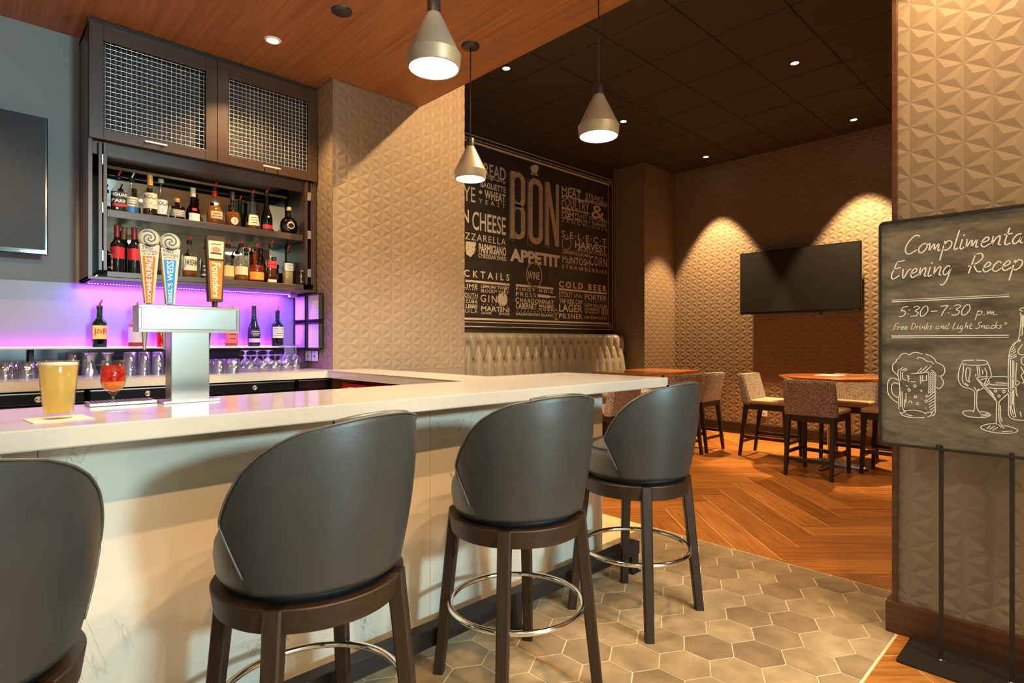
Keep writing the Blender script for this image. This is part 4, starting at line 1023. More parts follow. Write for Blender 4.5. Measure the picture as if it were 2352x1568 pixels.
# square table
t = thing('square_table', 'rectangular orange wood table before the tufted booth, past the bar end', 'table', (6.0, 3.86, 0))
mb = MB(); mb.box(-.62, .62, -.34, .36, .885, .916, .008, 2); mb.done('tabletop', M_table, t)
for x in (-.35, .35):
    mb = MB(); mb.lathe([(.036, .02), (.036, .865), (.11, .87), (.11, .885)], 24, c=(x, 0, 0)); mb.done('pedestal', M_steel, t)
    mb = MB(); mb.box(x-.03, x+.03, -.28, .28, 0.0, .04, .008); mb.box(x-.16, x+.16, -.03, .03, 0.0, .04, .008); mb.done('foot', M_steel, t)
# tufted booth
def tuft_back(L, H, nb, rows, seed):
    """button tufted upholstery: vertical pleats, two staggered rows of buttons"""
    mb = MB(); sp = L/nb; segs = []; btn = []
    v1, v2 = H-.133, H-.326
    for k in range(nb): btn.append(((k+.5)*sp, v1))
    for k in range(nb+1): btn.append((k*sp, v2))
    for k in range(nb):
        x = (k+.5)*sp; segs.append(((x, v1), (x, H+.1)))
        segs.append(((x, v1), (k*sp, v2))); segs.append(((x, v1), ((k+1)*sp, v2)))
    for k in range(nb+1): segs.append(((k*sp, v2), (k*sp, -.1)))
    NX, NZ = nb*14, int(H/.013)
    def dist(p, a, b):
        ax, ay = a; bx, by = b; dx, dy = bx-ax, by-ay
        t = max(0, min(1, ((p[0]-ax)*dx+(p[1]-ay)*dy)/(dx*dx+dy*dy))); return math.hypot(p[0]-ax-t*dx, p[1]-ay-t*dy)
    G_ = []
    for j in range(NZ+1):
        row = []
        for i in range(NX+1):
            x, v = L*i/NX, H*j/NZ
            d = min(dist((x, v), a, b) for a, b in segs if abs(a[0]-x) < sp*1.6 or abs(b[0]-x) < sp*1.6)
            db = min(math.hypot(x-bx, v-by) for bx, by in btn)
            h = .060*(1-math.exp(-d/.026)) - .045*math.exp(-(db/.030)**2)
            top = max(0, (v-(H-.05))/.05); h += -.055*top*top
            ex = min(x, L-x); h -= .03*max(0, 1-ex/.03)**2
            lean = .10*(1-v/H)
            row.append(mb.b.verts.new((x, -h-lean, v)))
        G_.append(row)
    for j in range(NZ):
        for i in range(NX): mb.b.faces.new((G_[j][i], G_[j][i+1], G_[j+1][i+1], G_[j+1][i])).smooth = True
    # rear shell so the cushion has thickness
    lo = [mb.b.verts.new((x, .14, 0)) for x in (0, L)]; hi = [mb.b.verts.new((x, .14, H-.02)) for x in (0, L)]
    mb.b.faces.new((lo[1], lo[0], hi[0], hi[1]))
    mb.b.faces.new([G_[NZ][i] for i in range(NX+1)] + [hi[1], hi[0]])
    mb.b.faces.new([G_[j][0] for j in range(NZ, -1, -1)] + [lo[0], hi[0]]); mb.b.faces.new([G_[j][NX] for j in range(NZ+1)] + [hi[1], lo[1]])
    return mb, btn, v1
def booth(x0, L, nb, label):
    t = thing('booth_bench', label, 'booth', (x0, 4.90, 0), 0, 'tufted booth benches under the mural')
    mb, btn, v1 = tuft_back(L-.02, .84, nb, 2, 1); o = mb.done('backrest', M_booth, t); o.location = (.01, 0, .53)
    for bx, bv in btn:
        if bx < .02 or bx > L-.04: continue
        mb = MB(); mb.lathe([(0, .010), (.008, .008), (.011, .0), (.008, -.004)], 10, M=Matrix.Translation((bx, .012-.10*(1-bv/.84), bv)) @ Matrix.Rotation(PI/2, 4, 'X'))
        mb.done('button', M_booth, o)
    mb = MB(); mb.box(.01, L-.01, -.60, -.06, .47, .61, .035, 4); mb.done('seat', M_booth, t)
    mb = MB(); mb.box(.01, L-.01, -.56, .13, .08, .50, .006); mb.done('base', M_dkwood_h, t)
    mb = MB(); mb.box(.02, L-.02, -.50, .12, .0, .08); mb.done('plinth', M_black, t)
    return t
booth(3.30, 1.88, 12, 'tufted grey leather booth back nearest the column, lit blue')
booth(5.18, 1.74, 11, 'tufted tan leather booth back in the corner, right of the seam')
# ================================================================== THE BAR
mb = MB(); mb.prism([(-1.6, 1.70), (2.838, 1.70), (2.838, 2.45), (2.18, 2.45), (2.18, 3.82), (1.905, 3.82), (1.905, 4.40), (-1.6, 4.40), (-1.6, 3.745), (1.84, 3.745), (1.84, 2.26), (-1.6, 2.26)], 1.02, 1.07, .003)
tag(mb.done('bar_countertop', M_quartz), 'glossy white quartz bar top running round the whole bar', 'countertop')
bf = thing('marble_bar', 'cream veined marble panel facing the bar stools under the white top', 'bar', (0, 1.97, 0))
mb = MB()
for x0, x1 in ((-1.6, .15), (.151, 1.42), (1.421, 2.60)): mb.box(x0, x1, 0, .03, 0.0, 1.02, .0015, 1)
mb.done('marble_panel', M_marble, bf)
mb = MB(); mb.box(-1.6, 2.597, .032, .24, 0, 1.02); mb.done('bar_body', M_cab, bf)
rb = MB(); rb.box(2.10, 2.15, 2.25, 3.80, 0, 1.02, .002); tag(rb.done('bar_side_panel', M_cab), 'dark outer side panel under the return counter beside the column', 'panel')
us = thing('under_shelf', 'dark shelf under the return counter holding the red crate', 'shelf', (1.985, 2.25, 0))
mb = MB(); mb.box(-.105, .113, .02, 1.53, .66, .70); mb.done('shelf_board', M_cabx, us)
mb = MB(); mb.box(-.105, .113, .02, .05, .0, .66); mb.done('support', M_cabx, us)
mb = MB(); mb.box(-.105, .113, 1.48, 1.51, .0, .66); mb.done('support', M_cabx, us)
cr = thing('red_crate', 'red plastic crate on the shelf under the return counter', 'crate', (1.99, 3.50, .70))
mb = MB(); mb.box(-.09, .09, -.17, .17, 0, .012); mb.box(-.09, -.08, -.17, .17, 0, .285, .003); mb.box(.08, .09, -.17, .17, 0, .285, .003); mb.box(-.09, .09, -.17, -.16, 0, .285, .003); mb.box(-.09, .09, .16, .17, 0, .285, .003); mb.done('crate_body', M_red, cr)
mb = MB(); mb.tube([(-.095, -.05, .25), (-.11, -.04, .262), (-.11, .04, .262), (-.095, .05, .25)], .004, 8); mb.done('handle', M_white, cr)
fr = thing('foot_rail', 'black box steel foot rail on short posts along the foot of the bar', 'rail', (0, 1.835, 0))
mb = MB(); mb.box(-1.6, 2.72, -.03, .03, .095, .165, .003); mb.done('rail', M_black, fr)
for x in (-.96, -.05, .86, 1.77, 2.68):
    mb = MB(); mb.box(x-.03, x+.03, -.03, .03, .006, .096, .002); mb.box(x-.04, x+.04, -.04, .04, 0, .007, .001); mb.done('post', M_black, fr)
# ------------------------------------------------------------------ coolers under the back counter
def cooler(x0, x1, doors, label):
    t = thing('bar_cooler', label, 'cooler', (x0, 3.80, 0), 0, 'black coolers under the back counter')
    Wd = x1-x0
    mb = MB(); mb.box(.004, Wd-.004, .03, .58, .05, 1.012, .004); mb.done('body', M_blackg, t)
    mb = MB(); mb.box(.004, Wd-.004, .05, .56, .0, .05); mb.done('plinth', M_black, t)
    n = len(doors)
    for k, lx in enumerate(doors):
        a, b = .008+k*Wd/n, (k+1)*Wd/n-.008
        mb = MB(); mb.box(a, b, 0, .03, .08, .93, .006); mb.box(a, b, 0, .03, .945, 1.0, .004); mb.box(a+.06, b-.06, -.006, .0, .12, .90, .003); d = mb.done('door', M_blackg, t)
        mb = MB(); mb.box(a, b, -.004, .012, 1.001, 1.008, .001); mb.done('edge_strip', M_steel, d)
        if lx is not None:
            mb = MB(); mb.lathe([(.017, 0), (.017, .006), (.013, .009), (.006, .009), (.005, .005), (0, .005)], 20, M=Matrix.Translation((lx-x0, 0, .974)) @ Matrix.Rotation(PI/2, 4, 'X')); mb.done('lock', M_chrome, d)
    return t
cooler(-.62, .49, [None, .292], 'black cooler with a round lock behind the pint of beer')
cooler(.50, 1.635, [.776, 1.368], 'wide black cooler with two locks, behind the beer tap')
cooler(1.645, 1.885, [None], 'narrow black cooler in the corner of the back counter')
# ------------------------------------------------------------------ backsplash, riser, glass shelf, LEDs
mb = MB(); mb.box(-2.2, 1.905, 4.398, 4.409, 1.07, 1.628, .001); structure(mb.done('wall_backsplash', M_splash))
mb = MB(); mb.box(-1.6, 1.80, 4.388, 4.3985, 1.07, 1.224, .001); structure(mb.done('wall_backsplash_base', mat('plum_glass', (.02, .010, .035), .12)))
mb = MB(); mb.box(-1.6, 1.62, 4.27, 4.386, 1.071, 1.122, .003); tag(mb.done('bottle_riser', M_blackg), 'low black step along the backsplash behind the glasses', 'shelf')
gs = thing('glass_shelf', 'thin pink-lit shelf along the backsplash holding a row of bottles', 'shelf', (0, 4.17, 1.225))
mb = MB(); mb.box(-1.6, 1.80, 0, .225, 0, .010, .002); mb.done('shelf_board', mat('frosted_acrylic', (.50, .48, .50), .25), gs)
for x in (-.7, .3, 1.2):
    mb = MB(); mb.box(x-.012, x+.012, .13, .17, -.103, 0, .002); mb.done('support', M_black, gs)
led = thing('led_strip', 'violet dotted LED strip glowing under the wall cabinet', 'light strip', (1.22, 4.30, 1.622))
mb = MB(); mb.box(-.66, .60, -.006, .006, .003, .008); mb.done('tape', M_white, led)
mb = MB()
for k in range(80): mb.box(-.655+k*.0157, -.649+k*.0157, -.003, .003, .0005, .0032)
mb.done('diodes', M_led, led)
VIO = (.24, .05, 1.0); MAG = (.72, .06, 1.0)
l = area('led_light', (-.03, 0, -.004), (-.03, .05, -.4), 1.3, 34, VIO, .02, parent=led); l.location = (-.03, 0, -.006); l.rotation_euler = (math.radians(14), 0, 0)
led2 = thing('led_strip', 'magenta LED strip along the back of the bottle shelf', 'light strip', (0, 4.375, 1.2355))
mb = MB(); mb.box(-1.6, 1.78, -.005, .005, 0, .004); mb.done('tape', mat('magenta_led', (1, 1, 1), .5, emit=(1.0, .25, 1.0), es=3), led2)
l = area('led_light', (.1, 0, .006), (.1, 0, 1), 3.3, 8, MAG, .02, parent=led2); l.location = (.1, -.012, .007); l.rotation_euler = (math.radians(180-12), 0, 0)
ctl = mb = MB(); mb.box(-.028, .028, -.022, .022, -.024, 0, .004); o = mb.done('led_controller', mat('pink_box', (.85, .35, .85), .4)); o.location = (1.83, 4.31, 1.6285); tag(o, 'small pink LED controller box under the right end of the wall cabinet', 'controller')
# ------------------------------------------------------------------ wall cabinet
cb = thing('wall_cabinet', 'dark brown wall cabinet with wire mesh doors above open bottle shelves', 'cabinet', (.533, 4.065, 1.63))
CW = 1.37
mb = MB(); mb.box(0, .022, .0, .335, 0, 1.48, .002); mb.box(CW-.022, CW, .0, .335, 0, 1.48, .002); mb.box(0, CW, .02, .335, 1.455, 1.48); mb.box(.02, CW-.02, .02, .335, .82, .845); mb.done('carcass', M_cab, cb)
mb = MB(); mb.box(0.0, CW, -.002, .335, 0, .018, .002); mb.box(.09, CW-.095, .0, .30, .018, .053, .003); mb.done('base_board', M_cabx, cb)
mb = MB(); mb.box(.02, CW-.02, .035, .058, .735, .822, .002); mb.done('header_board', M_cabx, cb)
mb = MB(); mb.box(.095, CW-.09, .025, .325, .375, .420, .002); mb.done('shelf', M_cabx, cb)
mb = MB(); mb.box(.022, CW-.022, .327, .333, .02, .82); mb.done('back_mirror', M_mirror, cb)
mb = MB(); mb.box(.022, CW-.022, .05, .06, .845, 1.455); mb.done('inner_panel', M_black, cb)
mb = MB(); mb.box(.0, CW, .0, .02, 1.482, 1.508); mb.done('filler_strip', M_black, cb)
mb = MB(); mb.tube([(.095, .24, .725), (CW-.12, .24, .725)], .010, 10); mb.done('light_bar', mat('brass_bar', (.35, .22, .10), .4, metal=.3), cb)
for s, x0, x1 in ((0, .003, .6835), (1, .6865, 1.367)):
    z0, z1, st = .812, 1.478, .068
    mb = MB(); mb.box(x0, x0+st, -.022, -.002, z0, z1, .0015); mb.box(x1-st, x1, -.022, -.002, z0, z1, .0015); mb.box(x0+st, x1-st, -.022, -.002, z0, z0+.062, .0015); mb.box(x0+st, x1-st, -.022, -.002, z1-.092, z1, .0015)
    d = mb.done('door', M_cabx, cb); d['label'] = 'left wire mesh door' if s == 0 else 'right wire mesh door'
    mb = MB(); a, b, c, e = x0+st-.004, x1-st+.004, z0+.058, z1-.088; sp = .0275
    nx = int((b-a)/sp); nz = int((e-c)/sp)
    for k in range(nx+1):
        x = a+(k+.5)*(b-a)/(nx+1); mb.tube([(x, -.010+.0022*(1 if (k+j) % 2 else -1), c+(e-c)*j/(nz+1)) for j in range(nz+2)], .0017, 5)
    for j in range(nz+1):
        z = c+(j+.5)*(e-c)/(nz+1); mb.tube([(a+(b-a)*k/(nx+1), -.010-.0022*(1 if (k+j) % 2 else -1), z) for k in range(nx+2)], .0017, 5)
    mb.done('wire_mesh', mat('mesh_wire', (.80, .80, .76), .3, metal=.8), d)
    hx = .27 if s == 0 else .967
    mb = MB(); mb.box(hx, hx+.12, -.056, -.046, z0+.026, z0+.037, .002); mb.box(hx+.012, hx+.02, -.05, -.02, z0+.028, z0+.035); mb.box(hx+.10, hx+.108, -.05, -.02, z0+.028, z0+.035); mb.done('handle', mat('satin_nickel', (.75, .74, .72), .35, metal=.6), d)
for s, xs, hx in ((0, ((.050, .068), (.072, .090)), .115), (1, ((1.283, 1.301), (1.330, 1.348)), 1.255)):
    mb = MB()
    for a, b in xs: mb.box(a, b, -.012 if a in (.072, 1.283) else .0, .30, .055 if .09 > a or a > 1.27 else .02, .80, .0015)
    d = mb.done('folding_door', M_cab, cb); d['label'] = 'folded door at the left of the shelves' if s == 0 else 'folded door at the right of the shelves'
    mb = MB(); mb.tube([(hx, .0, .062), (hx, .0, .165)], .0045, 8)
    e = .090 if s == 0 else 1.283
    mb.tube([(hx, .0, .075), (e, .0, .075)], .0035, 8); mb.tube([(hx, .0, .152), (e, .0, .152)], .0035, 8); mb.done('handle', M_chrome, d)
    mb = MB(); xh = (.070, 1.3155)[s]
    for z in (.14, .42, .70): mb.box(xh-.004-(.008 if s else 0), xh+.004+(.008 if s else 0), -.006, .004, z-.03, z+.03, .001)
    mb.done('hinge', M_steel, d)
# ------------------------------------------------------------------ menu holders and outlets on the column side
for k, (y0, z0, lab) in enumerate(((3.955, 1.425, 'upper menu holder nearest the column edge, violet lit'), (4.185, 1.425, 'upper menu holder in the corner by the backsplash, violet lit'), (3.955, 1.215, 'lower menu holder nearest the column edge, pink lit'), (4.185, 1.215, 'lower menu holder in the corner by the backsplash, pink lit'))):
    t = thing('menu_holder', lab, 'menu holder', (1.906, y0, z0), 0, 'menu holders on the column side')
    mb = MB(); mb.box(-.035, 0, 0, .007, 0, .195, .001); mb.box(-.035, 0, .203, .21, 0, .195, .001); mb.box(-.035, 0, 0, .21, 0, .007, .001); mb.box(-.035, 0, 0, .21, .188, .195, .001); mb.box(-.006, 0, 0, .21, 0, .195); mb.done('frame', M_black, t)
    mb = MB(); mb.box(-.022, -.020, .010, .200, .010, .186); p = mb.done('page', M_page, t)
    mb = MB()
    for j in range(9): mb.poly([(-.0225, .03+dy, .03+j*.016+dz) for dy, dz in ((0, 0), (.14-.02*(j % 3), 0), (.14-.02*(j % 3), .0016), (0, .0016))])
    mb.done('print', mat('print_grey', (.45, .42, .45), .8), p)
for y0, lab in ((4.155, 'pale wall socket plate in the corner under the menu holders'), (4.045, 'pale wall socket plate nearer the column edge under the menu holders')):
    t = thing('wall_socket', lab, 'socket', (1.906, y0, 1.125))
    mb = MB(); mb.box(-.006, 0, 0, .09, 0, .075, .002); mb.done('plate', M_white, t)
    mb = MB(); mb.box(-.0075, -.006, .04, .05, .025, .045); mb.done('slot', M_black, t)
mb = MB(); mb.box(-.035, .03, -.04, .05, 0, .035, .006); mb.tube([(-.03, 0, .02), (-.05, -.03, .006), (-.02, -.07, .006), (.01, -.05, .008)], .004, 8); o = mb.done('power_adapter', M_black); o.location = (1.865, 4.22, 1.071); tag(o, 'small black power adapter on the counter under the sockets', 'adapter')
mb = MB(); mb.tube(smooth_line([(0, 0, 0), (-.004, .01, -.12), (-.006, -.02, -.2), (-.003, .0, -.29), (-.005, .015, -.36)], 5), .0025, 6); o = mb.done('black_cable', M_black); o.location = (1.90, 4.385, 1.56); tag(o, 'thin dark cord running down the corner beside the menu holders', 'cord')

# ------------------------------------------------------------------ beer tap
tp = thing('beer_tap', 'T-shaped polished steel beer tower with three tall tap handles', 'beer tap', (.553, 2.14, 1.07))
mb = MB(); mb.box(-.058, .058, -.03, .04, .006, .235, .003); mb.done('column', M_steel, tp)
mb = MB(); mb.box(-.0555, .0555, -.0312, -.029, .010, .232, .0005); mb.done('column_panel', mat('polished_steel', (.78, .79, .80), .14, metal=1), tp)
mb = MB(); mb.box(-.085, .085, -.055, .06, 0, .008, .002); mb.done('base_plate', M_steel, tp)
mb = MB(); mb.box(-.15, .151, -.036, .045, .231, .316, .004); hd = mb.done('head', M_steel, tp)
mb = MB(); mb.box(-.141, .142, -.0375, -.035, .240, .307, .0005); mb.done('head_panel', mat('polished_steel', (.78, .79, .80), .14, metal=1), hd)
mb = MB()
for a, b, c, e in ((-.15, .151, .307, .317), (-.15, .151, .230, .240), (-.15, -.141, .24, .307), (.142, .151, .24, .307)): mb.box(a, b, -.0405, -.034, c, e, .0015)
mb.done('bezel', M_chrome, hd)
for x in (-.113, -.055, .08):
    mb = MB(); mb.lathe([(.012, .0), (.009, -.03), (.006, -.07), (.004, -.09)], 12, c=(x, .060, .262)); mb.tube([(x, .045, .275), (x, .062, .272)], .009, 8); mb.done('faucet', M_chrome, hd)
M_hcream = mat('handle_cream', (.50, .43, .31), .6, spec=.2); M_horange = mat('handle_orange', (.72, .115, .004), .6, spec=.2); M_hblue = mat('handle_blue', (.02, .20, .50), .6, spec=.2)
M_hbrown = mat('handle_brown', (.055, .020, .006), .55, spec=.2); M_hamber = mat('handle_amber', (.42, .15, .012), .55, spec=.2); M_hink = mat('handle_ink', (.02, .02, .02), .5); M_hwhite = mat('handle_white', (.88, .86, .80), .5)
def taper(mb, w0, w1, z0, z1, y0, y1, bev=.0):
    mb.loft([[(-w0/2, y0, z0), (w0/2, y0, z0), (w0/2, y1, z0), (-w0/2, y1, z0)], [(-w1/2, y0, z1), (w1/2, y0, z1), (w1/2, y1, z1), (-w1/2, y1, z1)]], smooth=False)
def spiral_handle(x, zt, mcol, word, label):
    mb = MB(); z0 = .316; taper(mb, .024, .056, z0+.006, zt, -.012, .010); mb.lathe([(.007, z0-.001), (.007, z0+.01)], 12)
    R_ = .0275; zc = zt+.020
    mb.lathe([(0, -.012), (R_, -.012), (R_+.002, -.008), (R_+.002, .006), (R_, .010), (0, .010)], 32, M=Matrix.Translation((0, 0, zc)) @ Matrix.Rotation(-PI/2, 4, 'X'))
    h = mb.done('tap_handle', M_hcream, tp); h.location = (x, -.01, 0); h['label'] = label
    f = lambda u, v: (u, -.0128, v)
    mb = MB()
    for s in (0, 1):
        pts = []
        for k in range(26):
            a = s*PI + k*.22; r = .003+.0215*k/25; pts.append((r*math.cos(a), zc+r*math.sin(a)))
        ribbon(mb, pts, .0042, lambda u, v: (u, -.0130, v))
    ribbon(mb, [(.0262*math.cos(k*.2), zc+.0262*math.sin(k*.2)) for k in range(33)], .0012, lambda u, v: (u, -.0130, v))
    text_into(mb, 'TWO', f, -.022, .008, zt-.017, zt-.005, .02); text_into(mb, 'BROTHERS', f, -.022, .022, zt-.027, zt-.019, .0); [rect2(mb, -.018+k*.0115, -.010+k*.0115, zt-.0325, zt-.0305, f) for k in range(3)]
    mb.done('print', M_hink, h)
    zb, za = z0+.008, zt-.038
    wa = lambda z: .024+(.032)*(z-z0)/(zt-z0)
    mb = MB(); mb.poly([f(-wa(zb)/2+.003, zb), f(wa(zb)/2-.006, zb), f(wa(za)/2-.009, za), f(-wa(za)/2+.005, za)]); mb.done('panel', mcol, h)
    mb = MB(); L_ = za-zb-.006
    vs, fs = text_pts(word, .008)
    X0 = min(v.x for v in vs); X1 = max(v.x for v in vs); Y0 = min(v.y for v in vs); Y1 = max(v.y for v in vs); nv = []
    for v in vs:
        p = (v.x-X0)/(X1-X0); q = (v.y-Y0)/(Y1-Y0); z = zb+.003+L_*p; wd = (wa(z)-.011)*.56; xm = -.002
        nv.append(mb.b.verts.new((xm-wd/2+wd*(1-q), -.0134, z)))
    for fc in fs: mb.b.faces.new([nv[i] for i in fc])
    mb.done('lettering', M_hwhite, h)
spiral_handle(-.1155, .509, M_horange, 'DOMAINE DUPAGE', 'cream tap handle with a spiral disc and orange panel')
spiral_handle(-.0565, .503, M_hblue, "EBEL'S WEISS", 'cream tap handle with a spiral disc and blue panel')
mb = MB(); taper(mb, .044, .060, .336, .548, -.014, .012); taper(mb, .060, .050, .548, .560, -.014, .012); mb.lathe([(.009, .315), (.009, .337)], 12)
h = mb.done('tap_handle', M_hbrown, tp); h.location = (.080, -.01, 0); h['label'] = 'brown framed amber tap handle'
mb = MB(); f = lambda u, v: (u, -.0148, v); mb.poly([f(-.016, .345), f(.016, .345), f(.0225, .475), f(-.0225, .475)]); mb.done('panel', M_hamber, h)
mb = MB(); mb.poly([f(-.0225, .483), f(.0225, .483), f(.0245, .543), f(-.0245, .543)]); mb.done('picture', mat('picture_green', (.62, .60, .22), .5), h)
mb = MB()
f2 = lambda u, v: (u, -.0152, v)
mb.poly([f2(.015*math.cos(k*.35), .513+.011*math.sin(k*.35)) for k in range(18)]); mb.done('picture_mark', mat('picture_red', (.75, .12, .03), .5), h)
mb = MB(); mb.poly([f2(-.018, .498), f2(.018, .497), f2(.018, .503), f2(-.018, .504)]); ribbon(mb, [(-.015, .530), (-.005, .533), (.006, .531), (.015, .533)], .003, f2); mb.done('picture_bands', M_hbrown, h)
mb = MB(); vs, fs = text_pts('Founders', .012, 1.0, .15); X0 = min(v.x for v in vs); X1 = max(v.x for v in vs); Y0 = min(v.y for v in vs); Y1 = max(v.y for v in vs); nv = []
for v in vs:
    p = (v.x-X0)/(X1-X0); q = (v.y-Y0)/(Y1-Y0); z = .470-.120*p; wd = .019+.010*(1-p); nv.append(mb.b.verts.new((-wd/2+wd*q, -.0154, z)))
for fc in fs: mb.b.faces.new([nv[i] for i in fc])
mb.done('lettering', mat('handle_gold', (.85, .72, .40), .5), h)
dt = thing('drip_tray', 'low steel drip tray beside the foot of the beer tap', 'drip tray', (.375, 2.195, 1.0705))
mb = MB(); mb.box(-.09, .09, -.05, .055, 0, .010, .002); mb.done('tray', M_steel, dt)
mb = MB()
for k in range(14): mb.box(-.082+k*.0118, -.076+k*.0118, -.044, .049, .0098, .0108)
mb.done('grille', M_black, dt)

# ------------------------------------------------------------------ drinks on the bar
G_clear = glassmat('clear_glass', (.96, .97, .97))
nap = MB(); nap.box(-.062, .062, -.06, .06, 0, .0015, .0004); o = nap.done('paper_napkin', mat('napkin', (.90, .84, .62), .85)); o.location = (.185, 1.875, 1.0704); o.rotation_euler = (0, 0, math.radians(6)); tag(o, 'cream paper napkin under the pint of beer', 'napkin')
bg = thing('pint_of_beer', 'full pint glass of golden beer standing on a napkin on the bar', 'beer', (.185, 1.88, 1.0722))
mb = MB(); mb.lathe([(0, 0), (.029, 0), (.0305, .003), (.044, .147), (.0435, .149), (.0425, .147), (.0292, .014), (0, .012)], 48); mb.done('pint_glass', G_clear, bg)
mb = MB(); mb.lathe([(0, .0125), (.0287, .0145), (.0412, .136), (0, .136)], 48); mb.done('beer', liquid('beer', (1.0, .80, .26), .48), bg)
mb = MB(); mb.lathe([(0, .1362), (.0412, .1362), (.0417, .1435), (0, .1435)], 48); mb.done('foam', mat('foam', (.90, .80, .58), .8), bg)
gb = thing('goblet', 'short stemmed goblet of red drink with an orange base, on the bar beside the beer', 'drink', (.317, 1.97, 1.0705))
mb = MB(); mb.lathe([(0, 0), (.031, 0), (.031, .0015), (.010, .008), (.0045, .016), (.004, .045), (.008, .052), (.024, .066), (.0305, .085), (.0308, .105), (.0275, .147), (.0268, .147), (.0299, .105), (.0296, .086), (.0232, .0675), (.004, .056), (0, .056)], 40); mb.done('glass', G_clear, gb)
mb = MB(); mb.lathe([(0, .0563), (.004, .0566), (.0229, .068), (.0292, .0865), (0, .0865)], 36); mb.done('orange_layer', liquid('orange_drink', (1.0, .42, .05)), gb)
mb = MB(); mb.lathe([(0, .0867), (.0293, .0867), (.0296, .105), (.0276, .131), (0, .131)], 36); mb.done('red_drink', liquid('red_drink', (.85, .03, .005)), gb)

# ------------------------------------------------------------------ bottles
COLS = dict(amber=(.62, .22, .04), whisky=(.80, .36, .08), dark=(.10, .035, .015), green=(.06, .30, .10), dgreen=(.035, .09, .03), olive=(.20, .22, .05), clear=(.95, .97, .96), pale=(.95, .80, .45), red=(.85, .05, .04), brown=(.30, .10, .03), black=(.03, .03, .03), teal=(.10, .35, .22))
def bottle_profile(kind, r, h):
    if kind == 'square': return [(0, 0), (r*.96, 0), (r, .004), (r, h*.60), (r*.92, h*.655), (r*.45, h*.72), (.014, h*.76), (.0135, h)]
    if kind == 'wine': return [(0, 0), (r*.95, 0), (r, .006), (r, h*.56), (r*.93, h*.62), (r*.6, h*.68), (.0155, h*.74), (.0145, h)]
    if kind == 'round': return [(0, 0), (r*.9, 0), (r, .008), (r, h*.50), (r*.9, h*.58), (r*.5, h*.66), (.016, h*.72), (.0145, h)]
    if kind == 'pear': return [(0, 0), (r*.75, 0), (r*.88, .008), (r, h*.22), (r*.97, h*.36), (r*.72, h*.47), (.018, h*.60), (.015, h*.72), (.0145, h)]
    if kind == 'cone': return [(0, 0), (r*.9, 0), (r, .008), (r*.98, h*.2), (r*.72, h*.46), (r*.42, h*.64), (.015, h*.76), (.014, h)]
    if kind == 'champ': return [(0, 0), (r*.92, 0), (r, .01), (r, h*.34), (r*.9, h*.46), (r*.55, h*.60), (.016, h*.75), (.014, h)]
    if kind == 'squat': return [(0, 0), (r*.96, 0), (r, .004), (r, h*.66), (r*.94, h*.72), (r*.35, h*.74), (.015, h*.78), (.015, h)]
    if kind == 'bell': return [(0, 0), (r*.92, 0), (r, .01), (r*.93, h*.14), (r*.97, h*.24), (r*.86, h*.38), (r*.45, h*.52), (.017, h*.64), (.015, h)]
    if kind == 'disc': return [(0, 0), (r*.5, 0), (r*.6, .006), (r*.9, h*.16), (r, h*.34), (r*.9, h*.52), (r*.6, h*.66), (r*.28, h*.73), (.014, h*.78), (.014, h)]
def rad_at(prof, z):
    for (r0, z0), (r1, z1) in zip(prof, prof[1:]):
        if z0 <= z <= z1 and z1 > z0: return r0+(r1-r0)*(z-z0)/(z1-z0)
    return prof[-1][0]
